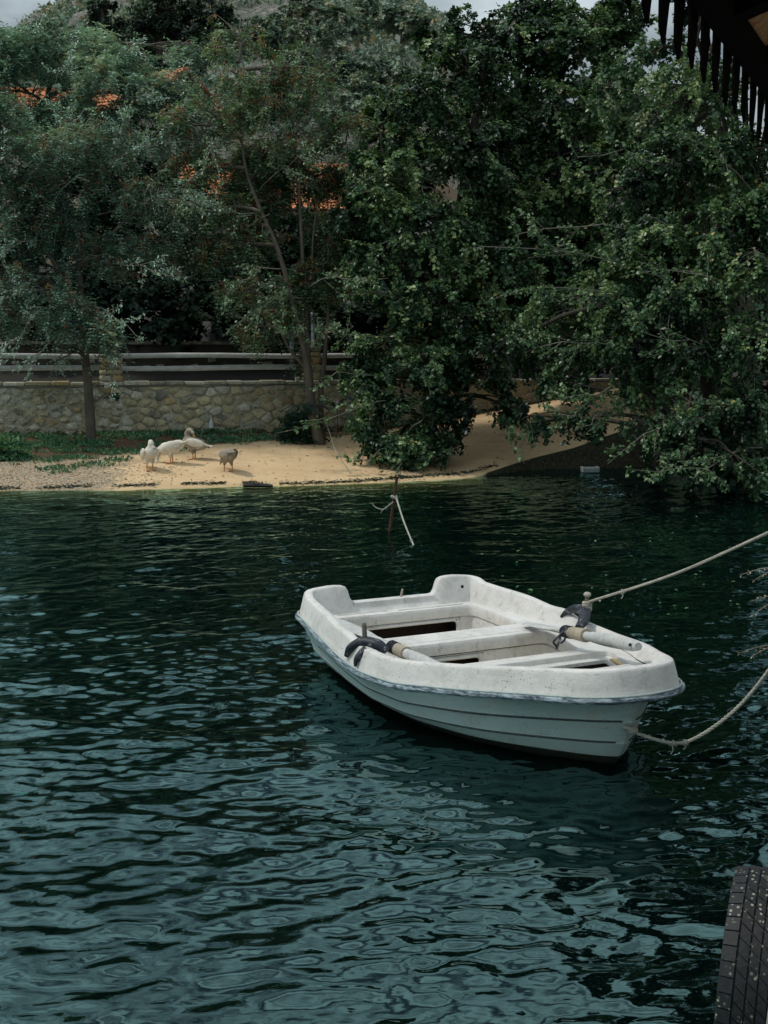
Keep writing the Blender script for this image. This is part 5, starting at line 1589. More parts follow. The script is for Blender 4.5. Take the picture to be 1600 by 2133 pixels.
    mb = MB(); r3 = both(ring(.0625, 0, lambda s, b, z: zr(s) + .020)); mb.tube(r3 + r3[:2], .006, 6, False)
    mb.build('rail_bead', M['hull'], root)
    # ---- deck sheet with openings
    outer = [(q[0], q[1]) for q in dk] + [(q[0], -q[1]) for q in dk[::-1][1:-1]]
    outer = [Vector(q) for q in outer]
    o2 = []
    for q in outer:
        if not o2 or (q - o2[-1]).length > .008: o2.append(q)
    outer = o2
    wells = [densify(roundpoly(WELL_A, .07)), densify(roundpoly(WELL_F, .07)), densify(roundpoly(RECESS, .05))]
    pts = list(outer); edges = [(i, (i + 1) % len(outer)) for i in range(len(outer))]
    for wl_ in wells:
        b0 = len(pts); pts += wl_
        edges += [(b0 + i, b0 + (i + 1) % len(wl_)) for i in range(len(wl_))]
    for s in np.arange(.06, 2.95, .05):
        for b in np.arange(-.75, .76, .05):
            q = Vector((s, b))
            if inside(outer, q) and not any(inside(w_, q) for w_ in wells): 
                if min((q - a).length for a in pts[:len(outer)]) > .02: pts.append(q)
    res = geometry.delaunay_2d_cdt(pts, edges, [], 0, 1e-5)
    vs, fs = res[0], res[2]
    keep = []
    for f_ in fs:
        c = sum((vs[i] for i in f_), Vector((0, 0))) / len(f_)
        if inside(outer, c) and not any(inside(w_, c) for w_ in wells): keep.append(tuple(f_))
    def dz_(q):
        z = deck_z(q[0])
        # shallow moulded tray in the stern seat
        return z
    o = link('deck', pymesh('deck', [bw_(v[0], v[1], dz_(v)) for v in vs], keep), M['deck'], root)
    # ---- well linings: lip rolls over, then wall to the floor; openings cut into the after walls
    def lining(name, W_, floor_z, slope, openings):
        c = sum(W_, Vector((0, 0))) / len(W_)
        n = len(W_)
        def inset(k): 
            out = []
            for q in W_:
                d = (c - q); out.append(q + Vector((math.copysign(min(k, abs(d.x)), d.x), math.copysign(min(k, abs(d.y)), d.y))))
            return out
        levels = [(0, 0), (.004, -.008), (.010, -.020), (.012, -.075), (.004, -.078)]
        rows = []
        for k, dz in levels: rows.append([bw_(q[0], q[1], deck_z(q[0]) + dz) for q in inset(k)])
        zt = .345 - .078
        m = 14
        rows2 = []
        for i in range(m + 1):
            t = i / m
            rows2.append([(q[0], q[1], zt + (floor_z - zt) * t) for q in inset(.004 + slope * t)])
        V, Fc = loft(rows)
        mb = MB(); mb.add(V, Fc); mb.build('well_lip', M['deck'], root)
        mb = MB()
        smin = min(q[0] for q in W_)
        V = []; Fc = []; stain = []
        for r_ in rows2: V += [bw_(*q) for q in r_]
        for i in range(m):
            for k in range(n):
                j = (k + 1) % n
                qa = rows2[i][k]; qb = rows2[i + 1][j]
                mid = ((qa[0] + qb[0]) / 2, (qa[1] + qb[1]) / 2, (qa[2] + qb[2]) / 2)
                cut = False
                for (b0, b1, z0, z1) in openings:
                    if mid[0] < smin + .07 and b0 < mid[1] < b1 and z0 < mid[2] < z1: cut = True
                if not cut:
                    Fc.append((i * n + k, i * n + j, (i + 1) * n + j, (i + 1) * n + k))
                    stain.append(1 if (name == 'fwd' and mid[1] > .1 and mid[0] > smin + .10 and mid[2] < .19 + .03 * math.sin(mid[0] * 19)) else 0)
        mb.add(V, Fc)
        o = mb.build('well_wall', [M['deck'], M['floor']], root)
        o.data.polygons.foreach_set('material_index', np.array(stain, np.int32))
        fl = MB(); fr = [bw_(q[0], q[1], floor_z + .002) for q in inset(slope)]
        fl.add(fr, [tuple(range(n))]); fl.build('floor', M['floor'], root, False)
        for (b0, b1, z0, z1) in openings:
            # moulded frame around the opening
            s = smin + .012
            rp = roundpoly([(b0, z0), (b1, z0), (b1, z1), (b0, z1)], .045, 5)
            mb = MB(); mb.tube([bw_(s, q[0], q[1]) for q in rp] + [bw_(s, rp[0][0], rp[0][1])], .009, 6, False)
            mb.build('opening_frame', M['deck'], root)
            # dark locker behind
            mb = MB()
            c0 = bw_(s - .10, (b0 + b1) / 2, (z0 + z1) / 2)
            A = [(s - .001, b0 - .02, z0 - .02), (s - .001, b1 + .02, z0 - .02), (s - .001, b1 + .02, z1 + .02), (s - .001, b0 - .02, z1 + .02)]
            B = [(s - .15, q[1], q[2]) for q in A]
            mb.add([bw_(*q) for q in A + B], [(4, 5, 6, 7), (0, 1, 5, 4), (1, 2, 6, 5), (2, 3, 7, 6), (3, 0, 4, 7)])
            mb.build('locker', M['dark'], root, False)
    lining('aft', wells[0], .03, .05, [(-.50, .43, .060, .248)])
    lining('fwd', wells[1], .03, .05, [(-.45, .06, .05, .240)])
    # bow hatch: shallow tray with a dark hole
    W_ = wells[2]; c = sum(W_, Vector((0, 0))) / len(W_)
    hole = densify(roundpoly([(2.09, -.41), (2.47, -.265), (2.47, .265), (2.09, .41)], .03, 4))
    rows = [[bw_(q[0], q[1], deck_z(q[0]) + dz) for q in [q_ + (c - q_).normalized() * k for q_ in W_]] for k, dz in ((0, 0), (.006, -.008), (.010, -.030), (.02, -.034))]
    V, Fc = loft(rows); mb = MB(); mb.add(V, Fc); mb.build('hatch_rim', M['deck'], root)
    inn = [q_ + (c - q_).normalized() * .02 for q_ in W_]
    pts = inn + hole; edges = [(i, (i + 1) % len(inn)) for i in range(len(inn))] + [(len(inn) + i, len(inn) + (i + 1) % len(hole)) for i in range(len(hole))]
    res = geometry.delaunay_2d_cdt(pts, edges, [], 0, 1e-5)
    keep = []
    for f_ in res[2]:
        cc = sum((res[0][i] for i in f_), Vector((0, 0))) / len(f_)
        if inside(inn, cc) and not inside(hole, cc): keep.append(tuple(f_))
    link('hatch_tray', pymesh('hatch_tray', [bw_(v[0], v[1], deck_z(v[0]) - .034) for v in res[0]], keep), M['deck'], root)
    hc = sum(hole, Vector((0, 0))) / len(hole)
    rows = [[bw_(q[0], q[1], deck_z(q[0]) + dz) for q in [q_ + (hc - q_).normalized() * k for q_ in hole]] for k, dz in ((0, -.034), (.004, -.040), (.006, -.055))]
    V, Fc = loft(rows); mb = MB(); mb.add(V, Fc); mb.build('hatch_lip', M['deck'], root)
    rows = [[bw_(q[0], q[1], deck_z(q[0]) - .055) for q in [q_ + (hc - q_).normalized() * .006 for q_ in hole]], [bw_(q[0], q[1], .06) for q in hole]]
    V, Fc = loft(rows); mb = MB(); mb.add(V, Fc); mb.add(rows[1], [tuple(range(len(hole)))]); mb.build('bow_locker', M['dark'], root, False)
    # bare yellow edge at the forward corner of the hatch tray
    mb = MB()
    for a, b, wd in (((2.485, .0), (2.485, .26), .020), ((2.46, .295), (2.14, .420), .026)):
        A = Vector(a); B = Vector(b); n_ = (B - A).normalized(); s_ = Vector((n_.y, -n_.x)) * wd / 2
        q = [A - s_, B - s_, B + s_, A + s_]
        V = [bw_(v.x, v.y, deck_z(v.x) - .031) for v in q] + [bw_(v.x, v.y, deck_z(v.x) - .022) for v in q]
        mb.add(V, [(0, 1, 2, 3), (4, 5, 6, 7), (0, 1, 5, 4), (1, 2, 6, 5), (2, 3, 7, 6), (3, 0, 4, 7)])
    mb.build('bare_edge', M['yellow_edge'], root, False)
    # moulded ribs on the stern seat and thwart
    for (b0, b1, s_) in ((-.48, -.10, .125), (-.02, .50, .155)):
        mb = MB(); mb.tube([bw_(s_, b, .347) for b in np.linspace(b0, b1, 12)], .008, 6); mb.build('seat_rib', M['deck'], root)
    mb = MB(); mb.tube([bw_(1.10, b, .346) for b in np.linspace(-.52, .54, 16)], .007, 6); mb.build('thwart_rib', M['deck'], root)
    mb = MB(); mb.tube([bw_(1.80, b, .352) for b in np.linspace(-.50, .50, 16)], .008, 6); mb.build('foredeck_rib', M['deck'], root)
    # transom pad between the quarters
    mb = MB()
    rows = []
    for s_, z_ in ((.040, .418), (.058, .410), (.062, .346)): rows.append([bw_(s_, b, z_) for b in np.linspace(-.32, .32, 20)])
    mb.grid(rows); mb.build('transom_pad', M['deck'], root)
    # drain plug stick on the transom
    p = bw_(.02, .07, .42); mb = MB(); mb.tube([p - Vector((0, 0, .01)), p + Vector((.004, 0, .022)), p + Vector((.010, 0, .052))], [.010, .008, .007], 7); mb.build('cleat', M['collar'], root)
    # bolt hole in the far quarter
    mb = MB(); q0 = bw_(.0535, .555, .455)
    mb.tube([q0, q0 + BD * .008], .012, 12); mb.build('bolt_hole', M['dark'], root)
    # thole pins, black pads
    def pin(s, b, z, h, lean):
        p0 = bw_(s, b, z); p1 = p0 + Vector((lean, 0, h))
        mb = MB(); mb.tube([p0 - Vector((0, 0, .05)), p0, p0.lerp(p1, .5), p1 - Vector((0, 0, .008)), p1], [.017, .017, .0155, .015, .008], 10)
        mb.build('thole_pin', M['pin'], root)
    pin(1.24, -.785, .425, .125, -.006)
    pin(1.30, .795, .49, .10, .0)
    def pad(pts, rad):
        mb = MB(); C = catmull(pts, 6); rr_ = np.interp(np.linspace(0, 1, len(C)), np.linspace(0, 1, len(rad)), rad)
        mb.tube(C, list(rr_), 12, True, .8); mb.build('rowlock_pad', M['rubber'], root)
    pad([bw_(1.14, -.865, .33), bw_(1.17, -.845, .385), bw_(1.23, -.79, .428), bw_(1.31, -.735, .425), bw_(1.36, -.70, .39)], [.018, .036, .043, .042, .034])
    pad([bw_(1.29, -.875, .30), bw_(1.29, -.86, .35), bw_(1.30, -.80, .40)], [.010, .022, .036])
    pad([bw_(1.06, .755, .405), bw_(1.10, .775, .445), bw_(1.18, .79, .480), bw_(1.30, .775, .488), bw_(1.42, .69, .455), bw_(1.50, .60, .43)], [.012, .026, .038, .043, .038, .028])
    return root
build_boat()

def oar(label, pts, blade_n, blade_w):
    """pts: world points from blade tip to handle end"""
    root = empty('oar', pts[0], label, 'oar', 'oars lying in the dinghy')
    C = [Vector(p) for p in pts]
    A, B = C[0], C[-1]
    ax = (B - A).normalized(); L = (B - A).length
    sd = ax.cross(Vector((0, 0, 1))).normalized(); upv = sd.cross(ax)
    mb = MB(); rows = []
    bl = blade_n
    for i in range(19):
        t = i / 18; x = t * bl
        w_ = blade_w / 2 * (0.78 + .22 * math.sin(min(t * 2.2, 1) * math.pi / 2)) * (1 - max(0, (t - .55) / .45) ** 1.5 * .76)
        if i == 0: w_ *= .55
        th = .006 + .016 * t * t
        row = []
        for k in range(12):
            a = 2 * math.pi * k / 12
            row.append(A + ax * x + sd * math.cos(a) * w_ + upv * math.sin(a) * th)
        rows.append(row + [row[0]])
    mb.grid(rows); mb.add(rows[0][:12], [tuple(range(12))]); mb.build('blade', M['oar'], root)
    mb = MB(); n = 14
    P = [A + ax * (bl - .02 + (L - bl + .02) * i / (n - 1)) for i in range(n)]
    rad = [.022] * 4 + [.026] * 2 + [.032, .036, .038, .038, .037, .036, .034, .022]
    mb.tube(P, rad, 12); mb.build('loom', M['oar'], root)
    return root, A, ax, sd, upv
# far oar lies on the far side deck, loom resting across the bow moulding
def far_oar():
    A = bw_(1.00, .52, .372); B = bw_(2.70, .20, .60)
    root, A, ax, sd, upv = oar('grey wooden oar lying along the far gunwale of the dinghy towards the bow', [A, B], .62, .12)
    c0 = A + ax * .74
    mb = MB(); mb.tube([A + ax * .76, A + ax * .90, A + ax * .985], [.036, .040, .041], 14); mb.build('collar', M['collar'], root)
    mb = MB()
    for k in range(7):
        q = A + ax * (.66 + k * .016)
        P = [q + sd * math.cos(a) * .033 + upv * math.sin(a) * .033 + ax * .008 * math.sin(a * .5) for a in np.linspace(0, 2 * math.pi, 12)]
        mb.tube(P, .0085, 5, False)
    mb.build('binding', M['rubber'], root)
    mb = MB()
    for dx, ln, bend in ((.0, .13, .02), (.03, .10, -.02), (-.02, .11, .03), (.05, .07, .04)):
        q = A + ax * (.68 + dx) - BNv * .03
        mb.tube(catmull([q + Vector((0, 0, .01)), q - BNv * .05 + Vector((bend, 0, -ln * .5)), q - BNv * .05 + ax * bend + Vector((0, 0, -ln * .8))], 4), .007, 5)
    mb.build('loose_cord', M['rubber'], root)
    mb = MB(); q = B - ax * .035 + upv * .012 - sd * 0
    mb.tube([q - upv * .005 + sd * .03, q + sd * .036], .009, 8); mb.build('end_hole', M['dark'], root)
far_oar()
def near_oar():
    A = bw_(.33, -.60, .375); B = bw_(2.0, -.60, .385)
    root, A, ax, sd, upv = oar('cracked grey oar lying along the near gunwale with its blade to the stern', [A, B], .72, .125)
    mb = MB(); mb.tube([A + ax * .98, A + ax * 1.10], [.038, .041], 14); mb.build('collar', M['collar'], root)
    mb = MB()
    for k in range(6):
        q = A + ax * (.90 + k * .015)
        P = [q + sd * math.cos(a) * .034 + upv * math.sin(a) * .034 for a in np.linspace(0, 2 * math.pi, 12)]
        mb.tube(P, .008, 5, False)
    mb.build('binding', M['rubber'], root)
near_oar()

# ------------------------------------------------------------------ ropes
def rope(label, pts, rad, knots=(), name='mooring_rope'):
    C = catmull(pts, 14)
    root = empty(name, pts[0], label, 'rope')
    # three strands twisted round each other
    L = [0]
    for i in range(1, len(C)): L.append(L[-1] + (C[i] - C[i - 1]).length)
    n = max(40, int(L[-1] / (rad * 2.4)))
    tt = np.linspace(0, L[-1], n)
    Cn = np.array([[c.x, c.y, c.z] for c in C])
    Q = np.stack([np.interp(tt, L, Cn[:, k]) for k in range(3)], 1)
    T = unit(np.gradient(Q, axis=0)); S = unit(np.cross(T, np.array([0.1, 0, 1.0]))); O = np.cross(T, S)
    for k in range(3):
        a = tt / (rad * 7.5) * 2 * math.pi / 1.0 + k * 2 * math.pi / 3
        P = Q + (S * np.cos(a)[:, None] + O * np.sin(a)[:, None]) * rad * .5
        V, Fq = tubes_np(P[None], np.full((1, n), rad * .62), 6)
        link('strand', npmesh('strand', V, Fq, 4), M['rope'], root)
    for t, s in knots:
        i = int(t * (n - 1)); p = Vector(Q[i]); tv = Vector(T[i])
        mb = MB(); r_ = random.Random(i)
        o_ = tv.cross(Vector((0, 0, 1))).normalized(); u_ = tv.cross(o_)
        mb.tube([p + tv * (a * .004 - .01) * s + (o_ * math.cos(a * 1.3) + u_ * math.sin(a * 1.3)) * rad * 1.3 for a in range(8)], rad * .6, 5)
        mb.tube([p, p + Vector((.004, -.006, -.03 * s)), p + Vector((-.008, -.008, -.045 * s))], rad * .35, 5)
        mb.build('knot', M['rope'], root)
    return root
pt = bw_(1.30, .795, .545)
rope('taut mooring rope rising from the far thole pin towards the quay at right', [pt, pt.lerp(at(1640, 1092, 6.6), .5) - Vector((0, 0, .035)), at(1640, 1092, 6.6), at(1950, 960, 5.6)], .0095, [(.13, 1)])
def coil(label, c, r0, turns, rad, h):
    P = [c + Vector((math.cos(a) * r0, math.sin(a) * r0, h * a / (2 * math.pi * turns))) for a in np.linspace(0, 2 * math.pi * turns, 14 * turns)]
    mb = MB(); mb.tube(P, rad, 6)
    return mb
mb = coil('', pt - Vector((0, 0, .055)), .024, 4, .011, .06)
e0 = pt + Vector((.01, -.01, .0)); mb.tube([e0, e0 + Vector((.05, -.02, .03)), e0 + Vector((.07, -.03, .015))], .009, 5)
mb.ell(pt + Vector((0, 0, .052)), (.026, .026, .018), None, 10, 6)
o = mb.build('rope_hitch', M['rope']); tag(o, 'coils of mooring rope wound round the far thole pin', 'rope')
sr = atz(1325, 1530, .22)
sr = bw_(2.925, 0, .215)
rope('slack mooring rope looping from the stem of the dinghy to the right', [sr, at(1395, 1547, sr.y - .05), at(1450, 1537, sr.y - .15), at(1530, 1480, sr.y - .3), at(1600, 1398, sr.y - .45), at(1680, 1270, sr.y - .6), at(1800, 1020, sr.y - .8)], .0100, [(.12, 1.3), (.155, .8)])
mb = MB(); mb.tube([sr + Vector((-.05, .03, .02)), sr + Vector((-.03, -.02, .025)), sr + Vector((.02, -.02, .015)), sr], .012, 6); mb.ell(sr + Vector((.01, -.005, .008)), (.03, .024, .022), None, 8, 6)
o = mb.build('rope_hitch', M['rope']); tag(o, 'knot of mooring rope tied through the stem of the dinghy', 'rope')

# ------------------------------------------------------------------ stake in the water
def stake():
    d = atz(813, 1108, 0).y
    a = at(811, 1110, d); b = at(827, 994, d + .02)
    a = a - (b - a) * .3
    root = empty('iron_stake', atz(813, 1108, 0), 'rusty iron stake leaning out of the water with rope tied to it', 'stake')
    mb = MB(); mb.tube([a, a.lerp(b, .3), a.lerp(b, .8), b], [.020, .019, .017, .018], 8); mb.build('bar', M['rust'], root)
    mb = MB(); mb.box(b + Vector((0, 0, .004)), (.06, .04, .012), Matrix.Rotation(.2, 3, 'Y')); mb.build('cap', M['rust'], root, False, .003)
    k = at(822, 1036, d)
    e = atz(862, 1137, -.01)
    rope('white rope running from the iron stake down into the water', [k + Vector((.02, -.02, .0)), k.lerp(e, .5) + Vector((0, 0, -.01)), e, e + (e - k) * .12], .011, [(.03, .9), (.8, .5)], 'stake_rope')
    mb = MB()
    for i in range(3): 
        mb.tube([k + Vector((math.cos(t) * .027, math.sin(t) * .027, .008 * i + .004 * math.sin(t))) for t in np.linspace(0, 6.28, 12)], .009, 5, False)
    mb.ell(k + Vector((-.03, -.015, .01)), (.02, .014, .022), None, 8, 6)
    mb.build('lashing', M['rope'], root)
    k2 = at(819, 1045, d)
    rope('frayed end of rope curling left of the iron stake', [k2 + Vector((0, -.03, 0)), at(803, 1058, d - .05), at(797, 1061, d - .05), at(787, 1059, d - .06), at(779, 1054, d - .06), at(776, 1049, d - .06)], .0075, [(.35, .8)], 'stake_rope')
    tail = MB(); tail.tube([at(800, 1060, d - .05), at(796, 1064, d - .06), at(793, 1069, d - .06)], [.007, .005, .003], 5); tail.build('frayed_end', M['rope'], root)
stake()

# floating box and drift log
def floats():
    d = atz(1230, 988, 0).y
    p = atz(1229, 984, 0)
    root = empty('foam_box', p, 'small white foam box floating in the dark water below the ramp', 'box')
    mb = MB(); Mx = Matrix.Rotation(.12, 3, 'Z')
    w, dd, h = .30, .18, .08
    mb.box(p + Vector((0, 0, .045)), (w, dd, h), Mx, 1.04)
    foam = mat_simple('white_foam', (.34, .37, .36), (.45, .47, .46), 30, .8)
    mb.build('tray', foam, root, False, .01)
    mb = MB()
    for sx in (-1, 1): mb.box(p + Mx @ Vector((sx * (w / 2 - .01), 0, .092)), (.03, dd, .025), Mx)
    for sy in (-1, 1): mb.box(p + Mx @ Vector((0, sy * (dd / 2 - .01), .087)), (w - .03, .02, .015), Mx)
    mb.build('rim', foam, root, False, .004)
    y = 19.78
    p = at(538, 1007, 19.75); z = max(tz(p.x, p.y), 0) + .02
    root = empty('drift_log', (p.x, p.y, z), 'short black waterlogged log lying at the water edge by the geese', 'log')
    mb = MB(); mb.tube([(p.x - .24, p.y, z + .015), (p.x - .2, p.y, z + .02), (p.x + .1, p.y + .01, z + .012), (p.x + .23, p.y + .02, z)], [.045, .05, .045, .035], 9, True, .7)
    blk = mat_simple('black_wet_wood', (.010, .009, .008), (.03, .026, .022), 20, .5)
    mb.build('stem', blk, root)
    mb = MB(); mb.tube(catmull([(p.x - .2, p.y - .02, z + .04), (p.x - .14, p.y - .03, z + .085), (p.x - .02, p.y - .03, z + .075), (p.x + .02, p.y - .02, z + .04)], 4), .007, 5); mb.build('root', blk, root)
    # dark stems lying on the leaves
floats()
def floating_leaves():
    r = np.random.default_rng(12)
    n = 70
    P = []
    for i in range(n):
        px, py = r.uniform(1000, 1580), r.uniform(985, 1300)
        q = atz(px, py, 0.0); P.append([q.x, q.y, .012])
    P = np.array(P)
    o = leaf_mesh('floating_leaves', P, unit(r.normal(size=(n, 3)) * [1, 1, .02]), unit(r.normal(size=(n, 3)) * .1 + [0, 0, 1]), r.uniform(.03, .06, n), r.uniform(.02, .035, n), r.random(n), M['leaf_grass'], None, True)
    tag(o, 'scattered small leaves floating on the shaded water', 'leaves', None, 'stuff')
floating_leaves()

# rope from the forked tree to the sand
rope('thin pale rope hanging from the forked trunk down across the sand', [at(677, 872, 23.3), at(688, 905, 22.9), at(700, 940, 22), at(730, 985, 20.9)], .008, [], 'thin_rope')

# dark leaning hull / board at the top of the ramp
def dark_board():
    A = at(1340, 782, 26.0); B = at(1398, 872, 23.4)
    root = empty('leaning_board', (B.x, B.y, tz(B.x - .3, B.y)), 'large dark board standing along the right edge of the ramp', 'board')
    mb = MB()
    A0 = Vector((A.x, A.y, tz(A.x - .3, A.y) - .05)); B0 = Vector((B.x, B.y, tz(B.x - .4, B.y) - .1))
    up = Vector((.10, 0, .75)); th = Vector((.06, .01, 0))
    V = [A0, B0, B0 + up * .8, A0 + up, A0 + th, B0 + th, B0 + up * .8 + th, A0 + up + th]
    mb.add(V, [(0, 1, 2, 3), (7, 6, 5, 4), (0, 4, 5, 1), (1, 5, 6, 2), (2, 6, 7, 3), (3, 7, 4, 0)])
    mb.build('panel', mat_simple('tarred_board', (.008, .008, .008), (.02, .02, .02), 8, .8), root, False, .01)
    mb = MB()
    bm_ = mat_simple('tarred_batten', (.012, .011, .01), (.025, .022, .02), 8, .8)
    for t in (.2, .5, .8):
        mb = MB(); q = A0.lerp(B0, t); mb.box(q + up * .4 - Vector((.02, 0, 0)), (.04, .07, .6), Matrix.Rotation(.12, 3, 'Y'))
        mb.build('batten', bm_, root, False)
dark_board()

# ------------------------------------------------------------------ quay, hut roof with pointed boards, tyre
QA = R(20.5)
QD = Vector((math.sin(QA), math.cos(QA), 0)); QN = Vector((math.cos(QA), -math.sin(QA), 0))   # along the quay, away from the water
def quay():
    t = mat_simple('quay_concrete', (.22, .21, .19), (.30, .29, .26), 8, .9)
    mb = MB()
    e0 = Vector((1.12, 3.3, 0)) - QD * 12; e1 = Vector((1.12, 3.3, 0)) + QD * 8.5
    top, bot = .85, -1.6
    P = [e0, e1, e1 + QN * 12, e0 + QN * 12]
    V = [Vector((p_.x, p_.y, bot)) for p_ in P] + [Vector((p_.x, p_.y, top)) for p_ in P]
    mb.add(V, [(3, 2, 1, 0), (4, 5, 6, 7), (0, 1, 5, 4), (1, 2, 6, 5), (2, 3, 7, 6), (3, 0, 4, 7)])
    o = mb.build('quay', t, None, False, .02); tag(o, kind='structure')
quay()
def hut():
    H = .72
    tip0 = at(1343, 52, 0); 
    def ray_at_height(px, py, z): return atz(px, py, z)
    zt = CAM_H + H
    a = atz(1343, 52, zt); b = atz(1594, 303, zt)
    root = empty('hut_roof', a + Vector((.6, 0, 0)), 'dark timber eaves of a waterside hut with pointed hanging boards', 'roof')
    dirv = (b - a); dirv.z = 0; Ltot = dirv.length; dirv.normalize()
    nrm = Vector((dirv.y, -dirv.x, 0))        # away from the water, to the right
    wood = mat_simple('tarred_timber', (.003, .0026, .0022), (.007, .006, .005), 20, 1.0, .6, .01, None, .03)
    sp = Ltot / 11.0
    PL = .215
    r = random.Random(1)
    for k in range(-7, 22):
        c = a + dirv * (k * sp)
        wd = sp * .56
        mb = MB()
        t0, t1 = -wd / 2, wd / 2
        jz = r.uniform(-.006, .006)
        outline = [(t0, PL), (t1 + .012, PL), (t1 - .004, .10), (t1 - wd * .45, 0.0), (t0 + wd * .30, -.0), (t0 + .008, .03)]
        outline = [(t0, PL), (t1 + .008, PL), (t1, .11), (t1 - wd * .42, .0), (t0 + wd * .10, .032)]
        V = [c + dirv * x + Vector((0, 0, z + jz)) for x, z in outline]
        V2 = [v + nrm * .008 for v in V]
        n = len(V)
        mb.add(V + V2, [tuple(range(n)), tuple(range(2 * n - 1, n - 1, -1))] + [(i, n + i, n + (i + 1) % n, (i + 1) % n) for i in range(n)])
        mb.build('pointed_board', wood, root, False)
    # fascia beam behind the boards
    Mx = Matrix.Rotation(math.atan2(dirv.y, dirv.x), 3, 'Z')
    mid = a + dirv * (sp * 6)
    mb = MB(); mb.box(mid + nrm * .055 + Vector((0, 0, .165)), (sp * 34, .05, .09), Mx); mb.build('fascia', wood, root, False, .006)
    # rafters and board panels rising away from the eaves
    slope = .34
    def rp(u, v, dz): return a + dirv * u + nrm * v + Vector((0, 0, PL + v * slope + dz))
    osb = NT('strand_board')
    n1 = osb.noise(26, 5, .8, stretch=(1, .35, 1), dist=1.0); n2 = osb.noise(3, 3)
    c = osb.mix(osb.ramp(n1, [(.38, 0), (.62, 1)]), (.24, .11, .04), (.44, .23, .09))
    c = osb.mix(osb.ramp(n2, [(.4, 0), (.7, .5)]), c, (.16, .07, .03))
    osbm = osb.done(osb.bsdf(c, .8, osb.bump(n1, .4, .005)))
    u = -7 * sp
    k = 0
    while u < 22 * sp:
        mb = MB(); q = [rp(u, .02, .0), rp(u, 1.5, .0), rp(u + .09, 1.5, .0), rp(u + .09, .02, .0)]
        V = q + [v + Vector((0, 0, -.075)) for v in q]
        mb.add(V, [(0, 1, 2, 3), (7, 6, 5, 4), (0, 4, 5, 1), (1, 5, 6, 2), (2, 6, 7, 3), (3, 7, 4, 0)])
        mb.build('rafter', wood, root, False)
        mb = MB(); g = .62
        q = [rp(u + .092, .03, -.02), rp(u + .092, 1.5, -.02), rp(u + g - .002, 1.5, -.02), rp(u + g - .002, .03, -.02)]
        V = q + [v + Vector((0, 0, .018)) for v in q]
        mb.add(V, [(0, 1, 2, 3), (7, 6, 5, 4), (0, 4, 5, 1), (1, 5, 6, 2), (2, 6, 7, 3), (3, 7, 4, 0)])
        mb.build('ceiling_panel', osbm, root, False)
        u += g; k += 1
    mb = MB(); q = [rp(-7 * sp, -.02, .02), rp(-7 * sp, 1.55, .02), rp(22 * sp, 1.55, .02), rp(22 * sp, -.02, .02)]
    V = q + [v + Vector((0, 0, .03)) for v in q]
    mb.add(V, [(0, 1, 2, 3), (7, 6, 5, 4), (0, 4, 5, 1), (1, 5, 6, 2), (2, 6, 7, 3), (3, 7, 4, 0)])
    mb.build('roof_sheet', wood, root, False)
    for uu in (9 * sp, 19 * sp, -5 * sp):
        q = a + dirv * uu + nrm * 1.1
        mb = MB(); mb.box(Vector((q.x, q.y, (.85 + q.z + PL + .3) / 2)), (.12, .12, q.z + PL + .3 - .85), Mx); mb.build('post', wood, root, False, .006)
hut()
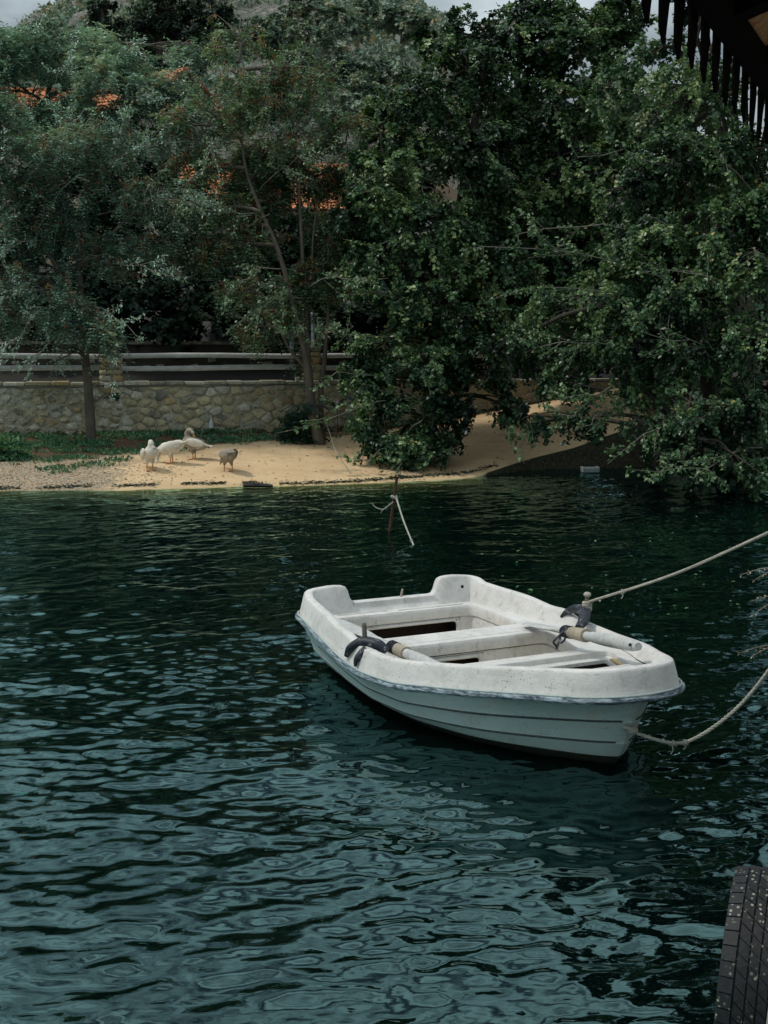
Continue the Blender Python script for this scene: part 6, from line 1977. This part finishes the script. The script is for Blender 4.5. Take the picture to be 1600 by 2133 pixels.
def tyre():
    # tread faces the camera, hung against the quay edge
    c = at(1588, 2035, 3.36)
    R0, hw = .305, .097
    ang = R(21); rol = R(-2.5)
    Ax = Vector((math.cos(ang), -math.sin(ang), 0)); Fw = Vector((math.sin(ang) * -1, -math.cos(ang), 0))
    RT = Matrix.Rotation(rol, 3, Fw)
    Ax = RT @ Ax; Upv = RT @ Vector((0, 0, 1))
    root = empty('old_tyre', c, 'old black car tyre with pale specks hung on the quay as a fender', 'tyre')
    t = NT('tyre_rubber')
    n1 = t.noise(60, 5, .75); n2 = t.noise(9, 4); v = t.voro(60)
    cc = t.mix(t.ramp(n1, [(.35, 0), (.7, 1)]), (.006, .007, .009), (.020, .023, .026))
    cc = t.mix(t.math('MULTIPLY', t.ramp(v, [(.16, 1), (.30, 0)]), t.ramp(n2, [(.44, 0), (.54, .9)])), cc, (.36, .36, .28))
    cc = t.mix(t.ramp(n2, [(.64, 0), (.72, .6)]), cc, (.20, .19, .13))
    tm = t.done(t.bsdf(cc, .62, t.bump(n1, .5, .003), .35))
    def tp(a, x, r_): return c + Ax * x + Fw * (r_ * math.cos(a)) + Upv * (r_ * math.sin(a))
    carc = [(-.062, R0 * .60), (-.088, R0 * .66), (-.104, R0 * .80), (-.100, R0 * .92), (-.084, R0 * .972), (-.05, R0 * .978), (0, R0 * .980), (.05, R0 * .978), (.084, R0 * .972), (.100, R0 * .92), (.104, R0 * .80), (.088, R0 * .66), (.062, R0 * .60)]
    N = 72
    mb = MB(); rows = [[tp(2 * math.pi * i / N, x, r_) for x, r_ in carc] for i in range(N + 1)]
    mb.grid(rows)
    mb.grid([[tp(2 * math.pi * i / N, x, r_) for x, r_ in ((.062, R0 * .60), (0.04, R0 * .615), (-.04, R0 * .615), (-.062, R0 * .60))] for i in range(N + 1)])
    mb.build('carcass', tm, root)
    # tread blocks: two shoulder rows, four inner ribs
    ribs = [(-.101, -.064, True, .0), (-.058, -.031, False, .35), (-.026, -.002, False, .7), (.003, .027, False, .2), (.032, .059, False, .5), (.065, .101, True, .1)]
    NB = 46
    for x0, x1, shoulder, ph in ribs:
        for k in range(NB):
            a0 = 2 * math.pi * (k + ph) / NB; a1 = a0 + 2 * math.pi / NB * .90
            am = (a0 + a1) / 2
            if math.cos(am) < -.25: continue
            sk = .0 if shoulder else .035
            mb = MB()
            V = []
            for r_ in (R0 * .965, R0 * 1.0):
                for x, aa in ((x0, a0 + sk), (x1, a0 - sk), (x1, a1 - sk), (x0, a1 + sk)):
                    rr = r_ - (abs(x) > .099) * R0 * .030
                    V.append(tp(aa, x * (.985 if r_ > R0 * .99 else 1), rr))
            mb.add(V, [(0, 3, 2, 1), (4, 5, 6, 7), (0, 1, 5, 4), (1, 2, 6, 5), (2, 3, 7, 6), (3, 0, 4, 7)])
            o = link('tread_block', pymesh('tread_block', mb.v, mb.f), tm, root, False)
    rope('loop of rope that holds the old tyre to the quay', [c + Vector((0, 0, R0 * .62)), c + Vector((.16, .05, .28)), c + Vector((.3, .1, .32))], .012, [], 'tyre_rope')
tyre()

# dry sprigs growing out of the quay wall at the right edge
def sprigs():
    r = random.Random(14)
    for j, (px, py, lb) in enumerate(((1612, 1180, 'dry sprig reaching in at the right edge near the taut rope'), (1615, 1240, 'drooping dry sprig at the right edge below the taut rope'), (1612, 1340, 'lowest dry sprig at the right edge above the slack rope'))):
        b = at(px + 25, py + 8, 6.0)
        root = empty('dry_sprig', b, lb, 'plant')
        mb = MB()
        lf = MB()
        for k in range(2):
            tip = at(px - r.uniform(35, 75), py + r.uniform(-12, 45) + 15 * j * 0, 6.0 + r.uniform(-.1, .1))
            C = catmull([b, b.lerp(tip, .5) + Vector((0, 0, .02)), tip], 5)
            mb.tube(C, [.003] * 6 + [.002] * 4 + [.0012], 4)
            for q in C[4:]:
                for m_ in range(2):
                    d = Vector((r.uniform(-1, 1), r.uniform(-1, 1), r.uniform(-1, .4))).normalized() * .02
                    s_ = d.cross(Vector((0, 0, 1))) * .25
                    lf.add([q, q + d * .5 + s_, q + d, q + d * .5 - s_], [(0, 1, 2), (0, 2, 3)])
        mb.build('stem', M['twig'], root)
        lf.build('leaves', M['collar'], root, False)
sprigs()
